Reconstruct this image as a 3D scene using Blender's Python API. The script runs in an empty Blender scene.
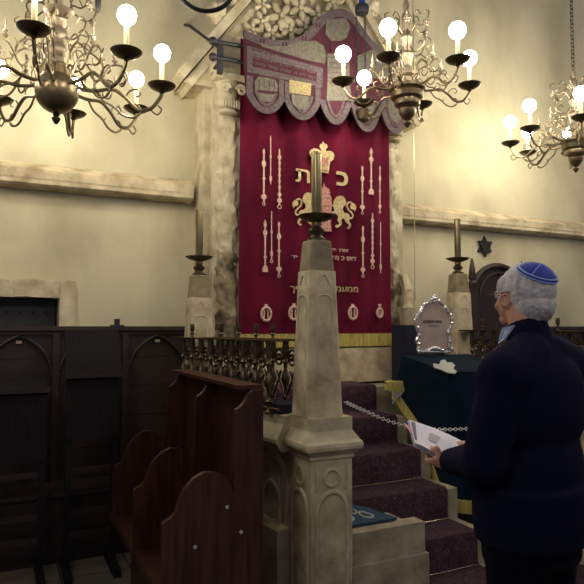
import bpy, bmesh, math, random
from mathutils import Vector, Matrix, noise
random.seed(7)
SC = bpy.context.scene
COL = SC.collection
PI = math.pi
V = Vector
def R(a): return math.radians(a)
# ------------------------------------------------------------------ camera
EYE = V((0, 0, 1.55)); YAW = R(26); PITCH = R(3.3); FPX = 606.0
cam_d = bpy.data.cameras.new('camera'); cam = bpy.data.objects.new('camera', cam_d); COL.objects.link(cam)
cam_d.sensor_width = 36; cam_d.lens = 36*FPX/584; cam_d.clip_start = .05
cam.location = EYE; cam.rotation_euler = (R(90)+PITCH, 0, -YAW)
SC.camera = cam
_M = cam.rotation_euler.to_matrix()
def ray(px, py): return _M @ V(((px-292)/FPX, -(py-292)/FPX, -1))
def WY(px, py, Y): r = ray(px, py); return EYE + r*(Y/r.y)
def WX(px, py, X): r = ray(px, py); return EYE + r*(X/r.x)
def WD(px, py, d): r = ray(px, py); return EYE + r*(d/math.hypot(r.x*math.sin(YAW)+r.y*math.cos(YAW), 0))
# ------------------------------------------------------------------ materials
MAT = {}
def mat(name, c, rough=.6, metal=0, c2=None, scale=8, bump=0, bscale=40, detail=5, stretch=None, spec=.5, sheen=0, contrast=None, coat=0):
    m = bpy.data.materials.new(name); m.use_nodes = True
    nt = m.node_tree; N = nt.nodes; L = nt.links; b = N['Principled BSDF']
    b.inputs['Base Color'].default_value = (*c, 1); b.inputs['Roughness'].default_value = rough
    b.inputs['Metallic'].default_value = metal; b.inputs['Specular IOR Level'].default_value = spec
    if sheen: b.inputs['Sheen Weight'].default_value = sheen; b.inputs['Sheen Roughness'].default_value = .4; b.inputs['Sheen Tint'].default_value = (*[min(1, x*3+.1) for x in c], 1)
    if coat: b.inputs['Coat Weight'].default_value = coat
    tc = N.new('ShaderNodeTexCoord'); mp = N.new('ShaderNodeMapping'); L.new(tc.outputs['Object'], mp.inputs['Vector'])
    if stretch: mp.inputs['Scale'].default_value = stretch
    if c2:
        n = N.new('ShaderNodeTexNoise'); n.inputs['Scale'].default_value = scale; n.inputs['Detail'].default_value = detail
        L.new(mp.outputs['Vector'], n.inputs['Vector'])
        r = N.new('ShaderNodeValToRGB'); lo, hi = contrast or (.35, .65)
        r.color_ramp.elements[0].position = lo; r.color_ramp.elements[1].position = hi
        r.color_ramp.elements[0].color = (*c, 1); r.color_ramp.elements[1].color = (*c2, 1)
        L.new(n.outputs['Fac'], r.inputs['Fac']); L.new(r.outputs['Color'], b.inputs['Base Color'])
    if bump:
        n2 = N.new('ShaderNodeTexNoise'); n2.inputs['Scale'].default_value = bscale; n2.inputs['Detail'].default_value = 4
        L.new(mp.outputs['Vector'], n2.inputs['Vector'])
        bp = N.new('ShaderNodeBump'); bp.inputs['Strength'].default_value = bump; bp.inputs['Distance'].default_value = .01
        L.new(n2.outputs['Fac'], bp.inputs['Height']); L.new(bp.outputs['Normal'], b.inputs['Normal'])
    MAT[name] = m; return m
def emis(name, c, s):
    m = bpy.data.materials.new(name); m.use_nodes = True; b = m.node_tree.nodes['Principled BSDF']
    b.inputs['Base Color'].default_value = (1, 1, 1, 1)
    b.inputs['Emission Color'].default_value = (*c, 1); b.inputs['Emission Strength'].default_value = s
    MAT[name] = m
mat('plaster', (.43, .395, .265), .9, c2=(.61, .57, .40), scale=1.6, detail=10, bump=.35, bscale=9, contrast=(.32, .62), stretch=(1.3, 1, .8))
mat('stone', (.31, .25, .15), .85, c2=(.64, .56, .38), scale=7, detail=10, contrast=(.3, .62), bump=.5, bscale=30)
mat('stained_stone', (.10, .075, .04), .85, c2=(.48, .41, .27), scale=6, detail=10, bump=.5, bscale=30, contrast=(.38, .66))
mat('pale_stone', (.42, .36, .23), .85, c2=(.66, .60, .43), scale=8, detail=9, bump=.4, bscale=35)
mat('grey_stone', (.25, .215, .15), .85, c2=(.46, .41, .29), scale=6, detail=9, bump=.4, bscale=35)
mat('brown_stone', (.17, .14, .075), .6, c2=(.30, .25, .15), scale=9, detail=8, bump=.2)
mat('dark_wood', (.020, .013, .011), .5, c2=(.036, .022, .018), scale=4, stretch=(2, 2, 25), bump=.1)
mat('stall_wood', (.017, .012, .012), .38, c2=(.034, .021, .018), scale=3, stretch=(3, 3, 28), bump=.1)
mat('pew_wood', (.032, .008, .0045), .4, c2=(.070, .021, .010), scale=3, stretch=(14, 14, 1.5), bump=.05)
mat('door_metal', (.028, .028, .036), .6, c2=(.045, .043, .052), scale=5)
mat('stand_wood', (.007, .006, .008), .75, spec=.2, c2=(.013, .011, .013), scale=4, stretch=(20, 20, 2))
mat('velvet', (.074, .0015, .017), .9, c2=(.13, .004, .025), scale=5, stretch=(1, 1, .3), sheen=.12, spec=.2)
mat('valance_velvet', (.035, .002, .011), .85, c2=(.055, .004, .017), scale=8, sheen=.08)
mat('mauve_braid', (.055, .038, .045), .8, c2=(.10, .075, .083), scale=60, bump=.3, bscale=150)
mat('altar_gold', (.20, .15, .06), .6, c2=(.36, .30, .14), scale=80)
mat('silver_embroidery', (.085, .078, .062), .7, c2=(.14, .13, .105), scale=50, metal=.2, bump=.4, bscale=120)
mat('gold_embroidery', (.42, .31, .13), .5, c2=(.62, .52, .30), scale=60, metal=.3, bump=.5, bscale=140)
mat('pink_embroidery', (.58, .36, .30), .6, c2=(.70, .50, .40), scale=60, metal=.1, bump=.4, bscale=140)
mat('rose_embroidery', (.42, .15, .14), .6, c2=(.60, .30, .24), scale=50, metal=.1, bump=.5, bscale=140)
mat('gold_fringe', (.42, .34, .08), .7, c2=(.60, .52, .16), scale=30, stretch=(6, 6, .3))
mat('brass', (.13, .10, .06), .38, metal=.9, c2=(.22, .18, .115), scale=12)
mat('bright_brass', (.30, .25, .19), .5, metal=.8)
mat('dark_brass', (.06, .045, .03), .4, metal=.9, c2=(.13, .10, .06), scale=15)
mat('grille_brass', (.10, .075, .05), .38, metal=.9, c2=(.20, .15, .09), scale=15)
mat('tube_brass', (.30, .25, .13), .3, metal=1, c2=(.40, .34, .2), scale=7)
mat('iron', (.05, .05, .065), .5, metal=.6)
mat('black_iron', (.012, .012, .014), .5, metal=.3)
mat('chain_silver', (.8, .79, .8), .4, metal=.2)
mat('silver', (.80, .79, .80), .22, metal=.75, bump=.3, bscale=30)
mat('plaque', (.40, .31, .28), .5, c2=(.50, .40, .36), scale=10)
mat('ink', (.05, .03, .03), .6)
mat('candle_sleeve', (.80, .70, .42), .5)
mat('teal_velvet', (.0012, .0085, .020), .9, c2=(.003, .014, .030), scale=5, sheen=.04, spec=.15)
mat('navy_cloth', (.008, .010, .030), .85, sheen=.15)
mat('sweater', (.0042, .0048, .018), .95, c2=(.006, .007, .026), scale=60, spec=.1, bump=.2, bscale=200)
mat('trousers', (.003, .0035, .009), .9, c2=(.004, .005, .012), scale=30, spec=.1)
mat('skin', (.50, .24, .17), .55, c2=(.58, .31, .22), scale=8)
mat('hair', (.40, .39, .42), .8, c2=(.58, .57, .60), scale=40, stretch=(1, 1, .35), bump=.15, bscale=160, contrast=(.3, .7))
mat('kippah_blue', (.010, .028, .27), .7, c2=(.016, .042, .34), scale=20, sheen=.2)
mat('kippah_trim', (.30, .42, .75), .6)
mat('shirt', (.35, .42, .62), .7)
mat('glasses', (.03, .025, .02), .3)
mat('glass_lens', (.9, .92, .95), .03, spec=.5); MAT['glass_lens'].node_tree.nodes['Principled BSDF'].inputs['Transmission Weight'].default_value = 1; MAT['glass_lens'].node_tree.nodes['Principled BSDF'].inputs['IOR'].default_value = 1.1
mat('paper', (.80, .78, .95), .6)
mat('paper_grey', (.45, .42, .50), .6)
mat('paper_pink', (.70, .25, .32), .6)
mat('paper_violet', (.14, .08, .25), .6)
mat('lens_frame', (.35, .30, .22), .25, metal=1)
mat('shoe', (.008, .007, .007), .3)
mat('wall_iron', (.012, .011, .012), .6)
mat('blue_glass', (.02, .05, .35), .1)
mat('blue_mat', (.015, .055, .10), .85)
mat('red_mat', (.28, .02, .03), .85)
mat('cream', (.45, .48, .44), .7)
mat('label_tag', (.35, .25, .18), .6)
emis('bulb', (1, .875, .66), 88)
emis('bulb_cool', (1, .84, .60), 42)
def carpet_mat():
    m = bpy.data.materials.new('carpet'); m.use_nodes = True; nt = m.node_tree; N = nt.nodes; L = nt.links; b = N['Principled BSDF']
    b.inputs['Roughness'].default_value = .95
    tc = N.new('ShaderNodeTexCoord')
    v = N.new('ShaderNodeTexVoronoi'); v.inputs['Scale'].default_value = 16; L.new(tc.outputs['Object'], v.inputs['Vector'])
    r = N.new('ShaderNodeValToRGB'); r.color_ramp.interpolation = 'CONSTANT'
    e = r.color_ramp.elements; e[0].position = 0; e[0].color = (.036,.022,.036,1); e[1].position = .18; e[1].color = (.055,.008,.015,1)
    x = e.new(.36); x.color = (.09,.065,.085,1); x = e.new(.42); x.color = (.034,.010,.021,1); x = e.new(.62); x.color = (.015,.009,.020,1)
    L.new(v.outputs['Distance'], r.inputs['Fac'])
    w = N.new('ShaderNodeTexVoronoi'); w.inputs['Scale'].default_value = 45; L.new(tc.outputs['Object'], w.inputs['Vector'])
    r2 = N.new('ShaderNodeValToRGB'); r2.color_ramp.elements[0].position = .25; r2.color_ramp.elements[1].position = .45
    r2.color_ramp.elements[0].color = (.085,.06,.08,1); r2.color_ramp.elements[1].color = (.048,.014,.027,1)
    L.new(w.outputs['Distance'], r2.inputs['Fac'])
    mx = N.new('ShaderNodeMix'); mx.data_type = 'RGBA'; mx.inputs[0].default_value = .5
    L.new(r.outputs['Color'], mx.inputs[6]); L.new(r2.outputs['Color'], mx.inputs[7]); L.new(mx.outputs[2], b.inputs['Base Color'])
    MAT['carpet'] = m
carpet_mat()
def floor_mat():
    m = bpy.data.materials.new('floor_tiles'); m.use_nodes = True; nt = m.node_tree; N = nt.nodes; L = nt.links; b = N['Principled BSDF']
    b.inputs['Roughness'].default_value = .6
    tc = N.new('ShaderNodeTexCoord'); br = N.new('ShaderNodeTexBrick'); L.new(tc.outputs['Object'], br.inputs['Vector'])
    br.offset = 0; br.inputs['Scale'].default_value = 1.0; br.inputs['Brick Width'].default_value = .42; br.inputs['Row Height'].default_value = .42
    br.inputs['Mortar Size'].default_value = .006
    br.inputs['Color1'].default_value = (.17, .14, .105, 1); br.inputs['Color2'].default_value = (.23, .19, .145, 1); br.inputs['Mortar'].default_value = (.04, .035, .03, 1)
    n = N.new('ShaderNodeTexNoise'); n.inputs['Scale'].default_value = 6; n.inputs['Detail'].default_value = 8; L.new(tc.outputs['Object'], n.inputs['Vector'])
    mx = N.new('ShaderNodeMix'); mx.data_type = 'RGBA'; mx.blend_type = 'MULTIPLY'; mx.inputs[0].default_value = .5
    L.new(br.outputs['Color'], mx.inputs[6]); L.new(n.outputs['Color'], mx.inputs[7]); L.new(mx.outputs[2], b.inputs['Base Color'])
    MAT['floor_tiles'] = m
floor_mat()
# ------------------------------------------------------------------ mesh helpers
class B:
    def __init__(s): s.bm = bmesh.new(); s.mats = []
    def vs(s, pts): return [s.bm.verts.new(p) for p in pts]
    def box(s, c, size, rz=0, rot=None):
        hx, hy, hz = size[0]/2, size[1]/2, size[2]/2
        M = (rot or Matrix.Rotation(rz, 3, 'Z')); c = V(c)
        v = s.vs([c + M @ V((a*hx, b*hy, d*hz)) for a in (-1, 1) for b in (-1, 1) for d in (-1, 1)])
        for f in ((0,1,3,2),(4,6,7,5),(0,4,5,1),(2,3,7,6),(0,2,6,4),(1,5,7,3)): s.bm.faces.new([v[i] for i in f])
        return s
    def bx(s, x0, x1, y0, y1, z0, z1): return s.box(((x0+x1)/2, (y0+y1)/2, (z0+z1)/2), (x1-x0, y1-y0, z1-z0))
    def loft(s, rings, cap=True, closed=True):
        R_ = [s.vs(r) for r in rings]; n = len(R_[0])
        for a, b in zip(R_, R_[1:]):
            for i in range(n if closed else n-1):
                j = (i+1) % n; s.bm.faces.new((a[i], a[j], b[j], b[i]))
        if cap and closed: s.bm.faces.new(R_[0][::-1]); s.bm.faces.new(R_[-1])
        return s
    def lathe(s, prof, o=(0,0,0), n=20, ax=None, cap=True):
        o = V(o); Q = Matrix.Identity(3)
        if ax is not None: Q = V(ax).to_track_quat('Z', 'Y').to_matrix()
        rings = [[o + Q @ V((r*math.cos(2*PI*i/n), r*math.sin(2*PI*i/n), z)) for i in range(n)] for r, z in [(max(r, 1e-4), z) for r, z in prof]]
        return s.loft(rings, cap)
    def prismo(s, o, prof, n, rot=0):     # polygonal lathe (obelisks)
        o = V(o); k = 1/math.cos(PI/n)
        return s.loft([[o + V((r*k*math.cos(rot+2*PI*i/n), r*k*math.sin(rot+2*PI*i/n), z)) for i in range(n)] for r, z in prof])
    def tube(s, pts, r, n=6, cap=True):
        pts = [V(p) for p in pts]; m = len(pts); rr = r if isinstance(r, (list, tuple)) else [r]*m
        up = None; rings = []
        for i, p in enumerate(pts):
            t = (pts[min(i+1, m-1)] - pts[max(i-1, 0)]).normalized()
            if up is None: up = t.orthogonal().normalized()
            up = (up - t*up.dot(t)); up = up.normalized() if up.length > 1e-6 else t.orthogonal().normalized()
            w = t.cross(up)
            rings.append([p + (up*math.cos(2*PI*k/n) + w*math.sin(2*PI*k/n))*rr[i] for k in range(n)])
        return s.loft(rings, cap)
    def ball(s, c, r, seg=12, rot=None):
        c = V(c); rr = V(r) if hasattr(r, '__len__') else V((r, r, r)); rings = []; Q = rot or Matrix.Identity(3)
        for i in range(1, seg):
            a = PI*i/seg
            rings.append([c + Q @ V((rr.x*math.sin(a)*math.cos(2*PI*k/(seg+2)), rr.y*math.sin(a)*math.sin(2*PI*k/(seg+2)), -rr.z*math.cos(a))) for k in range(seg+2)])
        return s.loft(rings)
    def cap(s, a, b, ra, rb, n=12):
        a, b = V(a), V(b); s.ball(a, ra, n); s.ball(b, rb, n); s.tube([a, b], [ra, rb], n+2); return s
    def chain(s, pts, rs, n=12):
        for i in range(len(pts)-1): s.cap(pts[i], pts[i+1], rs[i], rs[i+1], n)
        return s
    def plate(s, poly, off):             # polygon of 3-D points extruded by vector off
        poly = [V(p) for p in poly]; off = V(off)
        a = s.vs(poly); b = s.vs([p+off for p in poly]); n = len(a)
        s.bm.faces.new(a); s.bm.faces.new(b[::-1])
        for i in range(n): j = (i+1) % n; s.bm.faces.new((a[j], a[i], b[i], b[j]))
        return s
    def ribbon(s, pts, w, nrm, th):      # flat strip along a polyline, facing nrm
        pts = [V(p) for p in pts]; nrm = V(nrm); m = len(pts); rings = []
        for i, p in enumerate(pts):
            t = (pts[min(i+1, m-1)] - pts[max(i-1, 0)]).normalized(); sd = t.cross(nrm).normalized()*(w[i] if isinstance(w, (list, tuple)) else w)/2
            rings.append([p-sd, p+sd, p+sd+nrm*th, p-sd+nrm*th])
        return s.loft(rings)
    def torus(s, c, r, t, ax=(0,0,1), n=20, m=6, a0=0, a1=2*PI):
        Q = V(ax).to_track_quat('Z', 'Y').to_matrix(); c = V(c)
        full = abs(a1-a0-2*PI) < 1e-6
        pts = [c + Q @ V((r*math.cos(a0+(a1-a0)*i/n), r*math.sin(a0+(a1-a0)*i/n), 0)) for i in range(n+1)]
        return s.tube(pts, t, m, cap=not full)
    def grid(s, f, nu, nv):
        v = [[s.bm.verts.new(f(i/nu, j/nv)) for j in range(nv+1)] for i in range(nu+1)]
        for i in range(nu):
            for j in range(nv): s.bm.faces.new((v[i][j], v[i+1][j], v[i+1][j+1], v[i][j+1]))
        return s
    def bevel(s, w, seg=1):
        bmesh.ops.bevel(s.bm, geom=[e for e in s.bm.edges if len(e.link_faces) == 2 and e.calc_face_angle() > .5], offset=w, segments=seg, affect='EDGES', clamp_overlap=True); return s
    def rough(s, amp, sc=6):
        for v in s.bm.verts: v.co += noise.noise_vector(v.co*sc)*amp
        return s
    def build(s, name, m, parent=None, local=False, smooth=True, solid=0, remesh=0, sm=0):
        s.bm.normal_update(); bmesh.ops.triangulate(s.bm, faces=[f for f in s.bm.faces if len(f.verts) > 4], ngon_method='EAR_CLIP')
        bmesh.ops.recalc_face_normals(s.bm, faces=s.bm.faces)
        me = bpy.data.meshes.new(name); s.bm.to_mesh(me); s.bm.free()
        o = bpy.data.objects.new(name, me); COL.objects.link(o)
        if solid or remesh:
            if solid: q = o.modifiers.new('s', 'SOLIDIFY'); q.thickness = solid; q.offset = 0
            if remesh: q = o.modifiers.new('r', 'REMESH'); q.mode = 'VOXEL'; q.voxel_size = remesh
            if sm: q = o.modifiers.new('m', 'SMOOTH'); q.iterations = sm; q.factor = .5
            dg = bpy.context.evaluated_depsgraph_get(); me2 = bpy.data.meshes.new_from_object(o.evaluated_get(dg)); o.modifiers.clear(); o.data = me2; me2.name = name; me = me2
        me.materials.clear(); me.materials.append(MAT[m])
        if parent is not None:
            if not local:
                root = parent; T = Matrix.Identity(4)
                chainp = []
                while root is not None: chainp.append(root); root = root.parent
                for q in reversed(chainp): T = T @ Matrix.LocRotScale(q.location, q.rotation_euler, q.scale)
                me.transform(T.inverted())
            o.parent = parent
        elif not local:
            bb = [V(c) for c in o.bound_box]
            vs = [v.co for v in me.vertices]
            mn = V((min(v.x for v in vs), min(v.y for v in vs), min(v.z for v in vs))); mx = V((max(v.x for v in vs), max(v.y for v in vs), max(v.z for v in vs)))
            c = V(((mn.x+mx.x)/2, (mn.y+mx.y)/2, mn.z)); me.transform(Matrix.Translation(-c)); o.location = c
        if smooth:
            me.polygons.foreach_set('use_smooth', [True]*len(me.polygons))
            try: me.set_sharp_from_angle(angle=R(40))
            except Exception: pass
        return o
def tag(o, label=None, cat=None, group=None, kind=None):
    if label: o['label'] = label
    if cat: o['category'] = cat
    if group: o['group'] = group
    if kind: o['kind'] = kind
    return o
def thing(name, loc, label, cat, rz=0, group=None):
    o = bpy.data.objects.new(name, None); COL.objects.link(o); o.location = loc; o.rotation_euler = (0, 0, rz); o.empty_display_size = .1
    return tag(o, label, cat, group)
def copy_tree(o, parent=None):
    c = o.copy(); COL.objects.link(c)
    if parent is not None: c.parent = parent
    for ch in list(o.children): copy_tree(ch, c)
    return c
def smoothpath(p, k=6):
    p = [V(q) for q in p]; out = []
    P = [p[0]*2-p[1]] + p + [p[-1]*2-p[-2]]
    for i in range(1, len(P)-2):
        for j in range(k):
            t = j/k; a, b, c, d = P[i-1], P[i], P[i+1], P[i+2]
            out.append(.5*((2*b) + (c-a)*t + (2*a-5*b+4*c-d)*t*t + (3*b-a-3*c+d)*t**3))
    out.append(p[-1]); return out
def text(s, h, P, ux, uy, th, name, m, parent, width=None, bold=.018):
    cu = bpy.data.curves.new('t', 'FONT'); cu.body = s; cu.size = 1; cu.extrude = .02; cu.align_x = 'CENTER'; cu.resolution_u = 3; cu.offset = bold
    to = bpy.data.objects.new('t', cu); COL.objects.link(to); bpy.context.view_layer.update()
    dg = bpy.context.evaluated_depsgraph_get(); me = bpy.data.meshes.new_from_object(to.evaluated_get(dg)); bpy.data.objects.remove(to)
    xs = [v.co.x for v in me.vertices]; ys = [v.co.y for v in me.vertices]
    cx, w = (min(xs)+max(xs))/2, max(xs)-min(xs); y0, hh = min(ys), max(ys)-min(ys)
    ux, uy, P = V(ux).normalized(), V(uy).normalized(), V(P); n = ux.cross(uy).normalized()
    kx = (width/w) if width else h/hh
    bm = bmesh.new(); bm.from_mesh(me)
    for v in bm.verts: v.co = P + ux*((v.co.x-cx)*kx) + uy*((v.co.y-y0)*h/hh) + n*(v.co.z/.02*th/2)
    b = B(); b.bm.free(); b.bm = bm
    return b.build(name, m, parent, smooth=False)
# ------------------------------------------------------------------ setting
WALL = 4.7
def S(o): o['kind'] = 'structure'; return o
S(B().bx(-2.5, 7.5, -3.5, 4.9, -.1, 0).build('floor', 'floor_tiles', smooth=False))
# back wall with a doorway opening at the left (opening x -0.25..0.40, up to z 1.74)
DX0, DX1, DZ = -.35, .405, 1.76
w = B()
w.bx(-2.5, DX0, WALL, WALL+.3, 0, 7); w.bx(DX1, 7.5, WALL, WALL+.3, 0, 7); w.bx(DX0, DX1, WALL, WALL+.3, DZ, 7)
w.bx(DX0, DX1, WALL+.25, WALL+.3, 0, DZ)
S(w.build('wall_back', 'plaster', smooth=False))
# string courses on the wall
def course(x0, x1, n):
    prof = [(0, 2.535), (-.10, 2.545), (-.12, 2.56), (-.12, 2.585), (-.125, 2.60), (-.125, 2.66), (-.06, 2.70), (0, 2.73)]
    b = B(); b.plate([(x0, WALL+y, z) for y, z in prof], (x1-x0, 0, 0)); o = b.build('trim_%d' % n, 'stone', smooth=False); S(o)
course(-2.5, WY(193, 180, WALL-.1).x, 1); course(WY(395, 210, WALL-.1).x, 7.5, 2)
# stone door surround and door
d = B()
d.bx(DX0-.12, DX0, WALL-.05, WALL+.25, 0, DZ+.125); d.bx(DX1, DX1+.11, WALL-.05, WALL+.05, 0, DZ+.125); d.bx(DX0, DX1, WALL-.05, WALL+.20, DZ, DZ+.125)
bmesh.ops.subdivide_edges(d.bm, edges=d.bm.edges, cuts=6, use_grid_fill=True); d.rough(.012, 9); S(d.build('trim_3', 'pale_stone', smooth=False))
dr = S(B().bx(DX0+.01, DX1-.01, WALL+.12, WALL+.18, 0, DZ-.01).build('door_1', 'door_metal', smooth=False))
h = B(); h.bx(DX0+.02, DX1-.02, WALL+.10, WALL+.12, 1.50, 1.56)
for i in range(8): h.ball((DX0+.08+i*.085, WALL+.10, 1.66), .008, 6)
h.build('door_strap', 'iron', dr)
# ------------------------------------------------------------------ wall panelling (stalls)
def panelling(x0, n, bay, label, tags=()):
    Yf = 4.60; x1 = x0+n*bay; Z = 1.555
    t = thing('wall_panelling', ((x0+x1)/2, Yf, 0), label, 'panelling')
    b = B()
    for z in range(7): b.bx(x0, x1, Yf+.02, Yf+.045, .04+z*.215, .04+z*.215+.212)
    b.build('backboard', 'stall_wood', t, smooth=False)
    B().bx(x0-.02, x1+.02, Yf-.045, Yf+.06, Z-.03, Z).bx(x0-.01, x1+.01, Yf-.02, Yf+.05, Z-.06, Z-.03).build('top_rail', 'dark_wood', t, smooth=False)
    for i in range(n+1):
        x = x0+i*bay; B().bx(x-.022, x+.022, Yf-.03, Yf+.03, 0, Z-.05).bevel(.005).build('post', 'dark_wood', t, smooth=False)
    for i in range(n):
        xc = x0+(i+.5)*bay; hw = bay/2-.02; zs = 1.20; za = Z-.065
        AX = lambda u: hw*(1-u)
        AZ = lambda u: zs+(za-zs)*(max(0, 1-((1-u)*.62+.38)**2)/(1-.38**2))**.5
        for sgn in (-1, 1):
            pts = []
            for k in range(21):
                u = (k/20)**2; pts.append(V((xc+sgn*AX(u), Yf-.005, AZ(u))))
            pts.append(V((xc, Yf-.005, za+.004)))
            B().tube(pts, .013, 6).build('arch_moulding', 'dark_wood', t)
        # spandrels above the arch
        sp = B()
        for sgn in (-1, 1):
            poly = [V((xc, Yf, za+.03))]
            for k in range(20, -1, -1):
                u = (k/20)**2; poly.append(V((xc+sgn*AX(u), Yf, AZ(u))))
            poly.append(V((xc+sgn*hw, Yf, za+.03))); sp.plate(poly, (0, .02, 0))
        sp.build('spandrel', 'stall_wood', t, smooth=False)
        if i in tags: B().bx(xc-.018, xc+.018, Yf-.005, Yf+.005, za-.055, za-.035).build('name_tag', 'label_tag', t, smooth=False)
    B().bx(x0, x1, Yf-.30, Yf+.02, .44, .47).build('bench_seat', 'dark_wood', t, smooth=False)
    B().bx(x0, x1, Yf-.26, Yf-.24, 0, .44).build('bench_front', 'stall_wood', t, smooth=False)
    return t
p = panelling(.385-.48*3, 5, .48, 'dark wooden panelling with pointed arches along the left wall', (2, 4))
fn = WY(117, 322, 4.6)
B().bx(fn.x-.045, fn.x+.045, 4.56, 4.64, 1.555, 1.565).bx(fn.x-.018, fn.x+.018, 4.585, 4.62, 1.565, 1.61).build('finial', 'dark_wood', p, smooth=False)
panelling(3.75, 6, .52, 'dark wooden panelling along the wall right of the ark, behind the man')
# ------------------------------------------------------------------ reading stands
def stand(x0, x1, y, ztop, zled, zpan, name, label, high):
    t = thing(name, ((x0+x1)/2, y, 0), label, 'reading stand', group='reading stands before the left stalls')
    for x in (x0+.02, x1-.02):
        B().bx(x-.018, x+.018, y-.02, y+.02, .05, zled).bevel(.004).build('leg', 'stand_wood', t, smooth=False)
        B().bx(x-.022, x+.022, y-.19, y+.19, 0, .05).bevel(.006).build('foot', 'stand_wood', t, smooth=False)
    B().bx(x0, x1, y-.03, y-.012, zpan, zled-.02).build('front_panel', 'stand_wood', t, smooth=False)
    B().bx(x0-.015, x1+.015, y-.06, y+.10, zled-.02, zled+.005).bevel(.004).build('ledge', 'stall_wood', t, smooth=False)
    if high: B().plate([(x0-.01, y-.03, zled+.01), (x0-.01, y-.01, zled+.01), (x0-.01, y+.10, ztop), (x0-.01, y+.08, ztop)], (x1-x0+.02, 0, 0)).build('book_rest', 'stand_wood', t, smooth=False)
    else: B().plate([(x0, y-.05, zled+.005), (x0, y-.035, zled-.005), (x0, y+.26, ztop-.02), (x0, y+.26, ztop)], (x1-x0, 0, 0)).build('book_rest', 'stand_wood', t, smooth=False)
    for z in (.62, .36, .22): B().bx(x0+.02, x1-.02, y-.012, y+.012, z, z+.035).build('stretcher', 'stall_wood', t, smooth=False)
    return t
YS = 4.12
stand(WY(-12, 400, YS).x, WY(47, 400, YS).x, YS, 1.22, WY(30, 389, YS).z, WY(30, 462, YS).z, 'reading_stand', 'dark wooden reading stand at the left edge, the lower of the two', False)
stand(WY(66, 400, YS).x, WY(118, 400, YS).x, YS, 1.53, WY(90, 374, YS).z, WY(90, 437, YS).z, 'reading_stand', 'tall dark wooden reading stand with raised book rest, nearer the pew', True)
# ------------------------------------------------------------------ pew
PX0, PX1 = .62, 1.06
YD = [2.46, 3.02, 3.58]
t = thing('wooden_pew', (.83, 3.05, 0), 'reddish-brown wooden pew with curved arm boards against the stone parapet', 'pew')
B().bx(PX1-.025, PX1, YD[0]+.03, YD[-1], .03, 1.27).build('backrest', 'pew_wood', t, smooth=False)
B().bx(PX1-.10, PX1+.012, YD[0]+.035, YD[-1]+.04, 1.276, 1.294).bevel(.008).build('top_rail', 'pew_wood', t, smooth=False)
B().bx(PX0, PX1-.02, YD[0]+.03, YD[-1]+.10, .44, .475).bevel(.008).build('seat', 'pew_wood', t, smooth=False)
B().bx(PX0+.12, PX0+.14, YD[0]+.03, YD[-1]+.08, .0, .44).build('seat_front', 'stall_wood', t, smooth=False)
for k, y in enumerate(YD):
    if k < 4:
        w_ = PX1-PX0
        arm = [(0, 0), (0, .70), (.01, .715), (.035, .73), (.055, .76), (.065, .80), (.085, .85), (.12, .90), (.17, .935), (.22, .94), (.265, .925), (.30, .89), (.315, .85), (.33, .83), (.345, .86), (w_-.14, 1.00), (w_-.125, 1.18), (w_-.12, 1.24), (w_-.09, 1.272), (w_-.055, 1.25), (w_-.02, 1.272), (w_, 1.272), (w_, 0)]
        arm = [(0, 0), (0, .755), (.010, .765), (.032, .775), (.050, .80), (.060, .84), (.080, .885), (.115, .925), (.155, .945), (.195, .942), (.23, .92), (.252, .89), (.266, .85), (.268, 1.00), (.270, 1.17), (.276, 1.195), (.292, 1.205), (.31, 1.225), (.325, 1.262), (.345, 1.275), (w_, 1.275), (w_, 0)]
    if k == 4: arm = [(w_-.13, .475), (w_-.13, 1.20), (w_-.09, 1.272), (w_, 1.272), (w_, .475)]
    z0 = 0 if k == 0 else .475
    arm_ = [(x*(1.143 if x < w_ else 1), max(z, z0)) for x, z in arm]
    B().plate([(PX0+x, y, z) for x, z in arm_], (0, .03, 0)).bevel(.005).build('arm_board', 'pew_wood', t)
for q in ((227,507),(241,532),(195,547)):
    B().lathe([(.008, 0), (.008, .003), (0, .004)], WY(*q, YD[0]), 12, ax=(0, -1, 0)).build('bolt_cap', 'paper_grey', t)
# ------------------------------------------------------------------ platform, steps, carpet
STEP = [(3.84, 1.10), (3.58, .91), (3.32, .72), (3.06, .53), (2.80, .34), (2.54, .15)]
SX0, SX1 = 1.67, 2.66
t = thing('stone_steps', ((SX0+SX1)/2, 3.3, 0), 'worn stone steps under the carpet, rising to the ark', 'steps')
P1 = WD(318, 415, 3.15); P1 = V((P1.x, P1.y+.02, 0)); P1.x += .005; PC = V((P1.x+.019, P1.y, 0)); pw = .118
by = P1.y-pw+.02; KX0, KX1 = PC.x+pw+.005, WY(425, 530, by).x
for i, (y, z) in enumerate(STEP):
    yb = WALL-.006 if i == 0 else STEP[i-1][0]+.03
    z0 = 0
    B().bx(SX0 if i < 4 else KX1+.012, SX1, y, yb-(.03 if i else 0), z0, z).bevel(.012).build('step', 'grey_stone', t, smooth=False)
tag(B().bx(SX1+.01, 3.30, 3.95, WALL-.01, 0, 1.08).bevel(.01).build('stone_platform', 'grey_stone', smooth=False), 'grey stone platform beneath the right side of the ark, behind the lectern', 'platform')
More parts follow.
